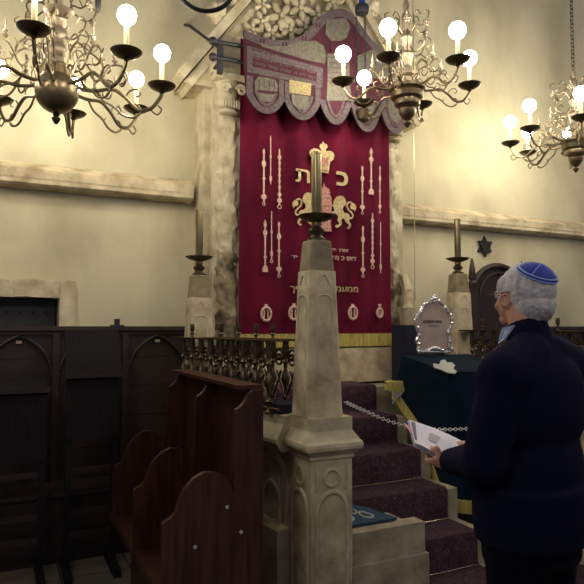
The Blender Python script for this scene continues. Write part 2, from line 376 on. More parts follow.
# carpet follows the steps
cx0, cx1 = SX0+.02, 2.565
prof = [(4.18, 1.112)]
for i, (y, z) in enumerate(STEP):
    prof += [(y+.02, z+.012), (y-.004, z+.010), (y-.014, z-.008)]
    nz = STEP[i+1][1] if i+1 < len(STEP) else 0
    prof += [(y-.014, nz+.03), (y-.03, nz+.012)]
prof += [(2.0, .012)]
c = B(); nv = 14
def cxl(y): return cx0 if y > 3.04 else KX1+.03
c.grid(lambda u, v: V((cxl(prof[round(u*(len(prof)-1))][0])*(1-v)+cx1*v, prof[round(u*(len(prof)-1))][0]+.004*noise.noise(V((v*4, u*30, 0))), prof[round(u*(len(prof)-1))][1]+.002+.004*noise.noise(V((v*5, u*30, 3))))), len(prof)-1, nv)
tag(c.build('stair_carpet', 'carpet', solid=.012), 'purple and red patterned carpet running down the ark steps', 'carpet')
tag(B().bx(2.66, 4.6, 1.9, 3.0, .0, .014).build('floor_rug', 'carpet', smooth=False), 'red patterned rug on the floor at the foot of the lectern', 'rug')
for z, y, pxl in ((.53, 3.06, 0), (.34, 2.80, 0), (.15, 2.54, 0)):
    yy = STEP[[s[1] for s in STEP].index(z)-1][0]-.035 if True else y
    names = {.53: 'thin brass rod across the carpet, third step from the top', .34: 'thin brass rod across the carpet, fourth step from the top', .15: 'thin brass rod across the carpet, lowest'}
    tag(B().tube([((SX0 if z > .5 else KX1+.02)+.01, yy, z+.024), (SX1-.10, yy, z+.024)], .0018, 6).build('stair_rod', 'lens_frame'), names[z], 'stair rod', 'brass stair rods')
# ------------------------------------------------------------------ parapet with pier
P2 = WD(198.5, 335, 4.3); P2 = V((P2.x, P2.y, 0)); P3 = WD(459, 335, 5.15); P3 = V((P3.x, P3.y, 0))
dirp = (P2-P1).normalized(); lat = V((dirp.y, -dirp.x, 0)); ang = math.atan2(dirp.y, dirp.x)-PI/2
t = thing('stone_parapet', (P1.x, P1.y, 0), 'pale stone parapet and corner pier with carved blind arches', 'parapet')
b = B(); b.bx(PC.x-pw, PC.x+pw, P1.y-pw, P1.y+pw, 0, .92).bevel(.014, 2)
b.build('pier', 'stone', t, smooth=False)
# moulded cap around pier
def sq(b, c, prof):
    rings = []
    for r, z in prof: rings.append([(c.x-r, c.y-r, z), (c.x+r, c.y-r, z), (c.x+r, c.y+r, z), (c.x-r, c.y+r, z)])
    return b.loft(rings)
b = B(); sq(b, PC, [(pw, .885), (pw+.008, .895), (pw+.008, .91), (pw+.026, .928), (pw+.040, .94), (pw+.044, .955), (pw+.042, .972), (pw+.030, .985), (pw+.008, 1.02), (pw+.002, 1.03), (pw+.002, 1.095)]).bevel(.006)
b.build('cap_moulding', 'pale_stone', t, smooth=False)
# wall between pier and back obelisk
L_ = (P2-P1).length
def pp(a, s, z): return P1 + dirp*a + lat*s + V((0, 0, z))
b = B()
def seg(b, a0, a1, s0, s1, z0, z1):
    b.loft([[pp(a0, s0, z0), pp(a0, s1, z0), pp(a1, s1, z0), pp(a1, s0, z0)], [pp(a0, s0, z1), pp(a0, s1, z1), pp(a1, s1, z1), pp(a1, s0, z1)]])
seg(b, .10, L_+.14, -.06, .13, 0, .93); b.build('wall_panel', 'stone', t, smooth=False)
b = B(); rings = []
for s0, s1, z in ((-.14, .13, .90), (-.17, .135, .945), (-.17, .135, .965), (-.15, .13, 1.0), (-.13, .13, 1.04), (-.13, .13, 1.085)):
    rings.append([pp(.12, s0, z), pp(.12, s1, z), pp(L_+.14, s1, z), pp(L_+.14, s0, z)])
b.loft(rings); b.build('coping', 'pale_stone', t, smooth=False)
# blind arches: pier front (faces -Y) and pier left (faces -X), and the side wall with ledge
def blind(b, O, ux, w, z0, z1, out, r=.012):
    O = V(O); ux = V(ux); pts = [O - ux*w/2 + V((0, 0, z0)), O - ux*w/2 + V((0, 0, z1-w*.55))]
    for k in range(1, 8):
        a = PI*k/8; pts.append(O - ux*w/2*math.cos(a) + V((0, 0, z1-w*.55+w*.55*math.sin(a))))
    pts += [O + ux*w/2 + V((0, 0, z1-w*.55)), O + ux*w/2 + V((0, 0, z0))]
    b.tube(pts, r, 6)
def quat(b, O, ux, c, r, out):
    for k in range(4):
        a = PI/4+k*PI/2; q = V(O)+V(ux)*(math.cos(a)*r*.55)+V((0, 0, c+math.sin(a)*r*.55)); b.torus(q, r*.5, .006, ax=out, n=12, m=5)
b = B(); f = V((PC.x, P1.y-pw, 0)); blind(b, f, (1, 0, 0), .17, .0, .73, 0); b.torus(f+V((0, 0, .80)), .042, .010, ax=(0, 1, 0), n=16)
[b.tube([f+V((sx, 0, .74)), f+V((sx, 0, .87))], .008, 6) for sx in (-.085, .085)]
f2 = V((PC.x-pw, P1.y, 0)); blind(b, f2, (0, 1, 0), .17, 0, .73, 0); b.torus(f2+V((0, 0, .80)), .045, .010, ax=(1, 0, 0), n=16)
for k in range(2):
    O = pp(.34+k*.42, -.06, 0); blind(b, O, dirp, .34, .45, .86, 0, .022)
    blind(b, O, dirp, .18, .50, .70, 0, .014)
b.build('blind_tracery', 'pale_stone', t)
b = B(); seg(b, .13, L_, -.16, -.05, 0, .50); b.rough(.004); b.build('plinth_ledge', 'stone', t, smooth=False)
# right parapet
PR = V((P3.x+.02, 2.45, 0))
t = thing('stone_parapet', (P3.x, 3.2, 0), 'stone parapet on the right behind the man, carrying the brass railing', 'parapet')
B().bx(P3.x-.08, P3.x+.10, 2.5, P3.y+.14, 0, .95).build('wall_panel', 'stone', t, smooth=False)
b = B(); b.loft([[(P3.x-r0, 2.42, z), (P3.x+r0+.03, 2.42, z), (P3.x+r0+.03, P3.y+.16, z), (P3.x-r0, P3.y+.16, z)] for r0, z in ((.09, .92), (.13, .95), (.13, .98), (.10, 1.02), (.10, 1.09))]); b.build('coping', 'pale_stone', t, smooth=False)
# block beside the steps
bl = WD(352, 537, 3.02)
by = P1.y-pw+.02
x0, x1 = KX0, KX1
b = B(); b.bx(x0, x1, by, by+.09, .335, .50).bevel(.012, 2).rough(.006, 9)
tb = thing('stone_kerb', ((x0+x1)/2, by, 0), 'low rough stone kerb block beside the pier at the foot of the steps', 'kerb')
b.build('block', 'grey_stone', tb, smooth=False)
B().bx(x0, x1+.01, by-.02, by+.10, 0, .335).bevel(.01, 2).rough(.005, 9).build('lower_course', 'grey_stone', tb, smooth=False)
KB = (x0, x1, by)
# mat lying behind the kerb on the step
y0 = by+.10
tm = thing('folded_mat', (x0+.12, y0+.12, .5), 'folded blue-green mat with pale ovals and a red edge, behind the stone kerb', 'mat')
zf = lambda u, v: V((x0+.005+.33*u*(1-.5*v), y0-.03+.26*v, .512+.04*v+.012*noise.noise(V((u*3, v*3, 1)))))
B().grid(zf, 14, 10).build('mat_top', 'blue_mat', tm, solid=.014)
B().grid(lambda u, v: zf(u*.6, .86+.14*v)+V((0, 0, .012)), 6, 3).build('red_border', 'red_mat', tm, solid=.006)
for cu, cv in ((.22, .30), (.45, .50), (.20, .66), (.62, .28)):
    b = B(); pts = [zf(cu+.11*math.cos(a), cv+.13*math.sin(a))+V((0, 0, .009)) for a in [2*PI*i/14 for i in range(15)]]
    b.tube(pts, .006, 5); b.build('oval_motif', 'cream', tm)
tag(B().bx(x0+.005, x1-.005, y0+.005, 3.045, 0, .455).bevel(.01).build('stone_infill_step', 'grey_stone', smooth=False), 'stone step behind the low kerb, beneath the folded mat', 'step')
# ------------------------------------------------------------------ obelisks and candlesticks
def obelisk(P, z0, label, rot=0.0, k=1.0, zt=None):
    t = thing('stone_obelisk', (P.x, P.y, z0), label, 'obelisk', group='stone obelisks round the ark steps')
    o = (P.x, P.y, 0); a = PI/8
    dz = -.085 if P is P2 else 0
    h = 2.00+dz
    zc = 1.84+dz
    def oct_(b, prof):   # square prism with chamfered corners
        rings = []
        for r, z in prof:
            ch = r*.16
            q = [(-r, -r+ch), (-r+ch, -r), (r-ch, -r), (r, -r+ch), (r, r-ch), (r-ch, r), (-r+ch, r), (-r, r-ch)]
            rings.append([(P.x+x*math.cos(rot)-y*math.sin(rot), P.y+x*math.sin(rot)+y*math.cos(rot), z) for x, y in q])
        return b.loft(rings)
    b = B(); oct_(b, [(.104*k, z0), (.101*k, z0+.03), (.076*k, zc)]); b.build('shaft', 'stone', t, smooth=False)
    b = B(); oct_(b, [(.070*k, zc), (.070*k, zc+.01), (.059*k, h-.008), (.055*k, h)]); b.build('cap_stone', 'brown_stone', t, smooth=False)
    b = B()
    for q, rr in ((0, 0), (1, PI/2), (3, -PI/2)):
        n = V((math.sin(rot+rr), -math.cos(rot+rr), 0)); u = V((math.cos(rot+rr), math.sin(rot+rr), 0))
        r = .077*k
        pts = []
        for s_ in range(13):
            v_ = s_/12; x = (v_*2-1)*.034; z = zc-.075+.055*(1-abs(v_*2-1)**1.6)
            pts.append(V((P.x, P.y, z))+n*(r+.003)+u*x)
        b.tube(pts, .004, 5)
        pts = []
        for s_ in range(9):
            an = PI*s_/8; pts.append(V((P.x, P.y, zc-.155+.03*math.sin(an)))+n*(r+.005)+u*(-.045*math.cos(an)))
        pts = [pts[0]+V((0, 0, -.35))+n*.010] + pts + [pts[-1]+V((0, 0, -.35))+n*.010]
        b.tube(pts, .004, 5)
    b.build('arch_relief', 'pale_stone', t)
    return h
def candlestick(P, z0, label, k=1.0):
    t = thing('brass_candlestick', (P.x, P.y, z0), label, 'candlestick', group='brass candlesticks on the obelisks')
    o = (P.x, P.y, z0)
    B().lathe([(.048, 0), (.05, .012), (.034, .022), (.026, .034), (.040, .046), (.044, .056), (.036, .066), (.024, .076), (.028, .09), (.024, .10), (.026, .12)], o).build('knop', 'brass', t)
    B().lathe([(.0, .10), (.04, .105), (.075, .118), (.098, .132), (.099, .136), (.094, .137), (.07, .130), (.03, .125), (0, .125)], o, 28).build('drip_pan', 'dark_brass', t)
    B().lathe([(.026, .126), (.027, .13), (.027, .46), (.0295, .462), (.0295, .470), (.025, .474), (0.004, .474)], o, 24).build('candle_tube', 'tube_brass', t)
    return t
for P, lab, z0 in ((P1, 'near the middle, on the pier in front of the curtain', 1.095), (P2, 'at the back left of the ark, behind the railing', 1.085), (P3, 'behind the silver-framed plaque, left of the dark chair', 1.09)):
    h = obelisk(P, z0, 'tapering stone obelisk ' + lab, rot=(0 if P is P1 else -.1))
    candlestick(P, h, {P1.x: 'tall brass candlestick on the nearest obelisk, in front of the red curtain', P2.x: 'brass candlestick on the back left obelisk', P3.x: 'brass candlestick on the right obelisk, left of the star'}[P.x])
# ------------------------------------------------------------------ brass railings
def baluster_mesh(h, fin=True):
    b = B(); b.lathe([(.022, 0), (.026, .01), (.012, .03), (.010, .05), (.020, .065), (.010, .08), (.009, .12), (.024, .15), (.027, .17), (.018, .20), (.009, .22), (.012, .25), (.022, .265), (.012, .28), (.014, .30), (.022, .33), (.018, h-.02), (.025, h)], n=10)
    if fin: b.lathe([(.010, h), (.008, h+.02), (.018, h+.03), (.008, h+.04), (.016, h+.055), (.014, h+.085), (.018, h+.09), (.004, h+.092)], n=10)
    return b
def railing(org, d, lt, L, label, rows, zb, h, n):
    t = thing('brass_railing', tuple(org+V((0, 0, zb))), label, 'railing', group='brass railings on the parapets')
    def q(a, s, z): return org + d*a + lt*s + V((0, 0, z))
    for s in rows:
        for i in range(n):
            a = L*(i+.5)/n
            b = baluster_mesh(h, i % 3 == (1 if s == rows[0] else 2)); o = b.build('baluster', 'grille_brass', t, local=True)
            o.location = q(a, s, zb) - t.location
            if i < n-1:    # scrollwork between balusters
                b = B(); m = a+L/n/2
                for sg in (-1, 1):
                    pts = []
                    for k in range(22):
                        u = k/21*2*PI*1.35; r = .055*(1-.6*k/21); pts.append(q(m+sg*r*math.cos(u)*.9, s, zb+h*.62+.035*sg*0+ r*math.sin(u)+.04))
                    b.tube(pts, .006, 5)
                    pts = [q(m+sg*L/n*.45, s, zb+.06), q(m+sg*L/n*.2, s, zb+.12), q(m, s, zb+.17), q(m+sg*.02, s, zb+.21)]
                    b.tube(smoothpath(pts, 4), .008, 5)
                b.ball(q(m, s, zb+h*.62+.04), .016, 8)
                b.build('scroll', 'grille_brass', t)
    for s in rows:
        b = B(); b.bx(0, 0, 0, 0, 0, 0) if False else None; c = [q(-.03, s-.06, zb+h-.004), q(L+.03, s-.06, zb+h-.004), q(L+.03, s+.06, zb+h-.004), q(-.03, s+.06, zb+h-.004)]
        b.plate(c, (0, 0, .008)); b.build('top_plate', 'dark_brass', t, smooth=False)
        b = B(); b.tube([q(-.02, s, zb+.03), q(L+.02, s, zb+.03)], .009, 6); b.build('bottom_bar', 'grille_brass', t)
    return t
rl_o = P1+dirp*.16
railing(V((rl_o.x, rl_o.y, 0)), dirp, lat, L_-.17, 'ornate dark brass railing between the nearest and back left obelisks', (-.15, .05), 1.087, .39, 9)
ro = V((P3.x-.02, P3.y-.12, 0))
railing(ro, V((0, -1, 0)), V((-1, 0, 0)), 1.45, 'ornate dark brass railing on the right parapet behind the man', (.0,), 1.092, .43, 12)
b = B(); c = [P1+dirp*a+lat*s+V((0, 0, 1.087)) for a, s in ((.17, -.115), (.75, -.115), (.75, .015), (.17, .015))]
tag(b.plate(c, (0, 0, .05)).bevel(.01).build('blue_cloth', 'navy_cloth'), 'dark blue cloth pad lying inside the left brass railing', 'cloth')
# ------------------------------------------------------------------ the ark
YF = 4.36
ark = thing('stone_ark', (2.42, 4.55, 1.1), 'carved pale stone ark surround with pilasters and gabled top', 'ark')
axl = WY(213, 200, YF+.02).x; axr = WY(403, 200, YF+.02).x
zc0 = WY(228, 76, YF).z
B().bx(axl, axr, 4.45, WALL, 1.1, 3.55).build('back_wall', 'pale_stone', ark, smooth=False)
# pilasters
def pilaster(x0, x1, side):
    b = B(); b.bx(x0, x1, YF+.03, WALL, 1.1, zc0-.02); b.rough(.004).build('pier_slab', 'pale_stone', ark, smooth=False)
    xc = (x0+x1)/2+.008*side; w = x1-x0
    zA, zB = 1.78, zc0-.30
    # carved shaft: half-column with leaf relief
    for za_, zb_, nm, mt in ((1.30, 2.12, 'lower_shaft', 'stained_stone'), (2.12, zc0-.30, 'carved_shaft', 'pale_stone')):
        b = B(); nz = 60; rings = []
        for i in range(nz+1):
            z = za_+(zb_-za_)*i/nz
            r = w*.40*(1+.06*math.sin(z*14)+.05*math.sin(z*31+1))
            if z < 1.45: r *= 1.15
            rings.append([V((xc+r*math.cos(a)*1.05, YF+.05-.95*r*math.sin(a)*.55, z)) + noise.noise_vector(V((math.cos(a)*3, z*14, side)))*.022 + noise.noise_vector(V((math.cos(a)*7, z*30, side)))*.010 for a in [PI*k/18 for k in range(19)]])
        b.loft(rings); b.build(nm, mt, ark)
    # capital
    b = B(); b.lathe([(w*.34, zc0-.31), (w*.40, zc0-.30), (w*.40, zc0-.28), (w*.33, zc0-.27), (w*.34, zc0-.20), (w*.40, zc0-.12), (w*.46, zc0-.06), (w*.44, zc0-.05)], (xc, YF+.04, 0), 20).build('capital', 'pale_stone', ark)
    b = B()
    for sx in (-1, 1):
        pts = [V((xc+sx*(w*.30-.040*math.cos(a)*(1-a/14)*1.0), YF-.095, zc0-.135+.042*math.sin(a)*(1-a/14))) for a in [k/20*9.5 for k in range(21)]]
        b.tube(pts, .012, 6)
    for k in range(7):
        x = xc+(k-3)*w*.10; b.ball((x, YF-.035-.02*math.cos((k-3)*.4), zc0-.235), (.012, .014, .035), 7)
    b.build('volutes', 'pale_stone', ark)
    B().bx(x0-.01, x1+.02, YF-.06, WALL, zc0-.05, zc0).bevel(.008).build('abacus', 'pale_stone', ark, smooth=False)
    # base plinth
    B().bx(x0-.03, x1+.03, YF-.03, WALL, 1.1, 1.30).bevel(.01).build('base', 'stone', ark, smooth=False)
pl0, pl1 = axl, WY(241, 200, YF).x
wP = pl1-pl0
pilaster(pl0, pl1, 1); pilaster(axr-wP, axr, -1)
B().bx(axl-.05, axl, YF+.10, WALL, 1.1, zc0+.1).build('side_jamb', 'pale_stone', ark, smooth=False)
# carved console figure low on the right pilaster
b = B(); cxr = axr-.02; q = WY(398, 290, YF-.02)
b.chain([(cxr, YF-.02, 1.42), (cxr+.03, YF-.05, 1.55), (cxr+.01, YF-.06, 1.70), (cxr+.04, YF-.03, 1.85), (cxr+.02, YF, 2.0)], [.05, .055, .065, .05, .03], 8)
b.rough(.02, 12); b.build('console_figure', 'stone', ark)
# plinth under the curtain
B().bx(pl1, axr-wP, YF-.10, WALL, 1.1, 1.375).bevel(.012).build('curtain_plinth', 'stone', ark, smooth=False)
B().bx(axr-.12, axr+.06, YF-.12, WALL, 1.1, 1.42).bevel(.012).build('corner_plinth', 'stone', ark, smooth=False)
# entablature + gable
zt = zc0
gx = (axl+axr)/2; gz = zc0+1.30
B().bx(axl-.03, axr+.03, YF-.02, WALL, zc0, zc0+.12).bevel(.01).build('entablature', 'pale_stone', ark, smooth=False)
b = B()
G0 = WY(186, 76, YF-.02); G1 = WY(252, 0, YF-.02)
sl = (G1.z-G0.z)/(G1.x-G0.x)
gz = G0.z + sl*(gx-G0.x)
b.plate([(G0.x, YF+.05, G0.z-.02), (2*gx-G0.x, YF+.05, G0.z-.02), (gx, YF+.05, gz)], (0, WALL-YF-.05, 0)); b.build('gable', 'pale_stone', ark, smooth=False)
for sg in (1, -1):
    def gp(a, off, y):
        n = V((-sl, 0, 1)).normalized(); p = V((G0.x, 0, G0.z)).lerp(V((gx, 0, gz)), a)+n*off
        if sg < 0: p.x = 2*gx-p.x
        return V((p.x, y, p.z))
    for o0, o1, y, nm in ((.0, .07, YF+.0, 'raking_cornice'), (-.08, -.03, YF+.03, 'raking_moulding')):
        b = B(); b.loft([[gp(a, o0, y), gp(a, o1, y), gp(a, o1, WALL), gp(a, o0, WALL)] for a in (0, 1)]); b.build(nm, 'pale_stone', ark, smooth=False)
    # crocket leaves on the gable edge
    for a in (.33, .45, .58, .74, .90):
        c = gp(a, .13, YF+.05); b = B()
        for k in range(7):
            u = k/7*2*PI; b.ball(c+V((math.cos(u)*.05, -.02*math.sin(u*2), math.sin(u)*.055)), (.045, .05, .045), 8)
        b.ball(c, .06, 8); b.rough(.018, 14); b.build('crocket', 'pale_stone', ark)
# tympanum foliage
b = B()
def flower(b, c, r, ph):
    for k in range(5):
        u = ph+k*2*PI/5; n = V((math.cos(u), 0, math.sin(u)))
        rt = Matrix.Rotation(-u, 3, 'Y')
        b.ball(c+n*r*.62, (r*.46, .03, r*.26), 8, rt)
    b.ball(c-V((0, .02, 0)), r*.22, 7)
rnd = random.Random(3)
for px, py, r in ((252, 30, 9), (262, 22, 10), (281, 16, 14), (272, 34, 10), (300, 8, 13), (318, 16, 11), (305, 28, 12), (290, 30, 11), (332, 2, 12), (283, -8, 12), (312, -8, 12), (345, -4, 12), (262, 5, 9), (322, 30, 9)):
    c = WY(px, py, YF+.0); flower(b, c, r*.0083, rnd.random()*6)
b.build('tympanum_foliage', 'pale_stone', ark)
B().plate([WY(245, 45, YF+.04), WY(262, 0, YF+.04), WY(300, -40, YF+.04), WY(360, -30, YF+.04), WY(400, 60, YF+.04)], (0, .02, 0)).build('tympanum_ground', 'grey_stone', ark, smooth=False)
# ------------------------------------------------------------------ curtain
YC = 4.30
c0, c1 = WY(239.5, 300, YC), WY(391, 300, YC); cz0 = WY(365, 346, YC).z; cz1 = WY(300, 50, YC).z
cw = c1.x-c0.x
cur = thing('ark_curtain', ((c0.x+c1.x)/2, YC, cz0), 'tall crimson velvet ark curtain with gold and pink embroidery', 'curtain')
def pleat(u): return .022*math.sin(u*2*PI*4.4+.6)+.011*math.sin(u*2*PI*7.3+1.0)
b = B(); b.grid(lambda u, v: V((c0.x+cw*u-.02*(v-.2)*(u-.5), YC+pleat(u)*(.55+.45*v)+.006*noise.noise(V((u*9, v*7, 0))), cz0+.10+(cz1-cz0-.10)*v)), 120, 40)
b.build('velvet_panel', 'velvet', cur, solid=.006)
b = B(); b.grid(lambda u, v: V((c0.x+cw*u+.004*math.sin(u*900), YC+pleat(u)*.55-.004+.004*math.sin(u*500), cz0+.105*v)), 260, 5)
b.build('fringe', 'gold_fringe', cur, solid=.004)
YE = YC-.040
nE = V((0, -1, 0))
def E(px, py): return WY(px, py, YE)
def emb(polys, name, m, ribbons=(), dots=()):
    b = B()
    for p in polys: b.plate([E(*q) for q in p], (0, -.006, 0))
    for p, w_ in ribbons: b.ribbon([E(*q) for q in p], w_, nE, .006)
    for x, y, r in dots: b.lathe([(r, 0), (r, .006), (r*.6, .011), (0, .012)], E(x, y), 12, ax=nE)
    return b.build(name, m, cur, smooth=False)
def z8(x, y): return (280+x/5.26, 140+y/5.84) if False else (280+x/5.26, 140+y/5.84)
def z8(x, y): return (280+x/5.26, 140+y/5.26*.9)
def z8(x, y): return (280+x*90/526, 140+y*100/584)
zl = lambda p: (325+p[0]/13.9, 190+p[1]/13.9)
lion = [(130,130),(160,95),(210,80),(250,90),(275,130),(290,180),(275,215),(248,240),(245,290),(270,320),(310,325),(335,350),(340,400),(325,430),(355,470),(358,500),(335,540),(300,535),(305,515),(330,510),(325,480),(285,440),(265,400),(245,390),(220,420),(232,470),(210,500),(165,530),(140,515),(140,490),(190,480),(195,460),(170,420),(185,375),(150,330),(100,325),(90,305),(125,295),(120,240),(80,215),(80,200),(110,205),(115,170)]
tail = [(335,390),(370,390),(385,350),(360,310),(320,270),(300,220),(315,180),(350,170),(375,195)]
tuft = [(355,200),(385,180),(420,210),(432,250),(412,300),(395,270),(365,270),(345,240)]
smp = lambda P_: [(q.x, q.y) for q in smoothpath([V((x, y, 0)) for x, y in P_], 3)]
emb([[zl(p) for p in lion], [zl(p) for p in tuft]], 'embroidered_lion', 'gold_embroidery', [([zl(p) for p in smp(tail)], .013)])['label'] = 'gold lion facing left'
mir = lambda p: (2*324.0-zl(p)[0], zl(p)[1]-3.2)
emb([[mir(p) for p in lion], [mir(p) for p in tuft]], 'embroidered_lion', 'gold_embroidery', [([mir(p) for p in smp(tail)], .013)])['label'] = 'gold lion facing right'
zc_ = lambda p: (300+p[0]/11.68, 138+p[1]/11.68)
crown = [(268,40),(280,65),(310,75),(322,105),(300,130),(295,155),(340,152),(380,165),(400,205),(385,255),(352,280),(340,330),(330,415),(225,395),(215,330),(200,280),(165,255),(125,215),(105,175),(120,140),(160,120),(205,130),(245,152),(245,135),(225,105),(235,75),(258,65)]
emb([[zc_(p) for p in crown]], 'embroidered_crown', 'gold_embroidery')
for pl in ([(248,235),(275,225),(290,270),(275,345),(252,330)], [(305,235),(330,235),(325,330),(308,320)], [(240,365),(320,378),(320,388),(240,375)]):
    o = emb([[zc_(p) for p in pl]], 'crown_detail', 'rose_embroidery'); o.location.y -= .007
tower = [(232,535),(232,440),(238,430),(238,400),(230,390),(232,330),(240,318),(238,290),(250,275),(256,252),(264,275),(284,285),(292,305),(290,325),(300,340),(300,430),(292,440),(300,535)]
emb([[z8(*p) for p in tower]], 'embroidered_tower', 'rose_embroidery')
b = B()
for yy in (330, 380, 430, 470, 510): b.ribbon([E(*z8(238, yy))+nE*.006, E(*z8(294, yy))+nE*.006], .006, nE, .004)
for xx in (250, 266, 282): b.ribbon([E(*z8(xx, 440))+nE*.006, E(*z8(xx, 530))+nE*.006], .008, nE, .004)
for xx, yy in ((250,305),(276,308),(250,355),(268,352),(286,356),(252,408),(272,402),(288,408)): b.lathe([(.008, 0), (.006, .010), (0, .011)], E(*z8(xx, yy)), 8, ax=nE)
b.build('tower_detail', 'pink_embroidery', cur, smooth=False)
def pointer(x, y0, y1, w_, kind, ring):
    # pointer seen flat: thin stem, round bosses, ring at the foot, small hand on top
    b = B(); a = E(x, y0); z = E(x, y1)
    k = w_/.0065
    def half(f):
        r = .0058 if kind != 2 else .0045
        for c, h_, rr in {0: [(.26, .06, .017), (.52, .025, .014), (.84, .045, .023), (.05, .05, .009)], 1: [(.14, .035, .016), (.24, .02, .011), (.34, .02, .011), (.44, .02, .011), (.54, .02, .011), (.64, .02, .011), (.76, .03, .016), (.86, .04, .020)],
                          2: [(.40, .035, .011), (.82, .06, .014)], 3: [(.08, .05, .012), (.23, .05, .018), (.30, .01, .014), (.66, .02, .013), (.90, .09, .022)]}[kind]:
            if abs(f-c) < h_: r = max(r, rr*(1-((f-c)/h_)**2)**.5)
        return (r if f > .03 else r*.6)*k
    N_ = 90; fs = [.93*i/N_ for i in range(N_+1)]
    L = [a.lerp(z, f)+V((-half(f), 0, 0)) for f in fs]; Rr = [a.lerp(z, f)+V((half(f), 0, 0)) for f in fs]
    b.loft([[l, r, r+nE*.006, l+nE*.006] for l, r in zip(L, Rr)])
    if ring: b.torus(a.lerp(z, .965)+nE*.003, .011*ring, .0035, ax=nE, n=14, m=5)
    return b.build('embroidered_pointer', 'pink_embroidery', cur, smooth=False)
for a_ in ((263.7,149,206,.0065,0,1),(270.5,136,188,.005,2,0),(279.3,149,209,.0065,1,1.4),(265,220,276,.0065,3,0),(271.4,211,263,.005,2,1),(278.8,222,278,.0065,0,1),
          (362.2,166,215,.0065,0,.9),(371,148,198,.0075,3,0),(379.7,166,214,.004,0,.8),(372.3,213,269,.0065,1,1.4),(362.7,226,278,.0065,0,1),(380.4,222,277,.004,2,0)): pointer(*a_)
for x, y, s in ((266, 314, 1), (293.6, 313, 1), (352.7, 313, 1.0), (379.5, 313, .7)):
    b = B(); c = E(x, y); b.torus(c+nE*.004, .040*s, .010, ax=nE, n=18, m=5)
    for v in b.bm.verts: v.co.z = c.z+(v.co.z-c.z)*1.25
    b.ribbon([c+V((-.016*s, 0, -.03)), c+V((-.016*s, 0, .03))], .012, nE, .005); b.ribbon([c+V((.014*s, 0, -.03)), c+V((.014*s, 0, .03))], .010, nE, .005)
    b.ribbon([c+V((0, 0, .05)), c+V((0, 0, .075))], [.02, .03], nE, .006)
    b.build('embroidered_pomegranate', 'pink_embroidery', cur, smooth=False)
X_, Z_ = V((1, 0, 0)), V((0, 0, 1))
def ctext(s, px, py, hpx, wpx, m, name='embroidered_lettering', bold=.006):
    P = E(px, py+hpx/2); Pu = E(px, py-hpx/2); a = E(px-wpx/2, py); c = E(px+wpx/2, py)
    return text(s, Pu.z-P.z, P+nE*.004, X_, Z_, .006, name, m, cur, width=c.x-a.x, bold=bold)
def rev(s): return s[::-1]
ctext('ת', 302.5, 176, 13, 14, 'gold_embroidery', bold=.012); ctext('כ', 342, 179, 14, 11.5, 'gold_embroidery', bold=.035)
ctext(rev('את פדיום'), 334, 250, 3.2, 28, 'pink_embroidery'); ctext(rev('דוש כ מפטירי'), 338, 258, 4, 36, 'pink_embroidery')
ctext(rev('יד'), 294, 257, 3, 6, 'pink_embroidery')
ctext(rev('ממעמקים'), 340, 290, 7, 36, 'gold_embroidery'); ctext(rev('קראתיך'), 305, 290, 7, 30, 'gold_embroidery')
# ------------------------------------------------------------------ valance
YV = 4.16
va = thing('curtain_valance', (2.3, YV, 3.0), 'mauve and maroon embroidered valance with scalloped edge above the curtain', 'valance')
def Vv(px, py, o=0): return WY(px, py, YV)+V((0, -o, 0))
sc = [(247,96),(284,101),(320,104),(351,106),(381,112),(409,116)]; bt = [(264,112.5),(301,119),(335,123.5),(366,131),(396,133)]
def scallop(i, k=1.0, n=10):
    a, c = sc[i], sc[i+1]; m = bt[i]; pts = []
    for j in range(n+1):
        u = j/n; x = a[0]+(c[0]-a[0])*u; base = a[1]+(c[1]-a[1])*u
        y = base+(m[1]-(a[1]+c[1])/2)*max(0, 1-abs(2*u-1)**2.2)
        pts.append((x, y))
    return pts
topc = [V((x, y, 0)) for x, y in ((244,30),(262,37),(280,40.5),(297,38),(310,30),(320,19),(330,11),(342,9),(352,14),(362,28),(374,42),(388,53),(411,62))]
topc = [(p.x, p.y) for p in smoothpath(topc, 4)]
low = [];
for i in range(5): low += scallop(i)[(0 if i == 0 else 1):]
poly = topc + [(411, 100)] + low[::-1] + [(244, 60)]
B().plate([Vv(*q) for q in poly], (0, .02, 0)).build('velvet_ground', 'valance_velvet', va, smooth=False)
b = B(); b.ribbon([Vv(x, y+4.3, .0) for x, y in topc], .062, nE, .006); b.build('top_border', 'mauve_braid', va, smooth=False)
b = B()
for x, y in topc[4:24:5]:
    for dx in (-1.6, 1.6): b.ribbon([Vv(x+dx, y+2.2, .006), Vv(x+dx, y+6.4, .006)], .012, nE, .003)
b.build('border_pattern', 'valance_velvet', va, smooth=False)
for i in range(5):
    p = scallop(i, n=14); a, c = sc[i], sc[i+1]; ytop = [76, 82, 100, 98, 98][i]
    full = [(a[0]+2.6, ytop+0.0)] + [(a[0]+2.4+(x-a[0])*(c[0]-a[0]-4.8)/(c[0]-a[0]), y-1.8) for x, y in p] + [(c[0]-2.6, ytop+4)]
    b = B(); b.ribbon([Vv(x, y) for x, y in full], .050, nE, .007); b.build('scallop_border', 'mauve_braid', va, smooth=False)
    m_ = (a[0]+c[0])/2; inn = [(m_+(x-m_)*.66, y-5.5) for x, y in full[1:-1]]
    b = B(); b.ribbon([Vv(x, y) for x, y in inn], .022, nE, .006); b.build('scallop_piping', 'mauve_braid', va, smooth=False)
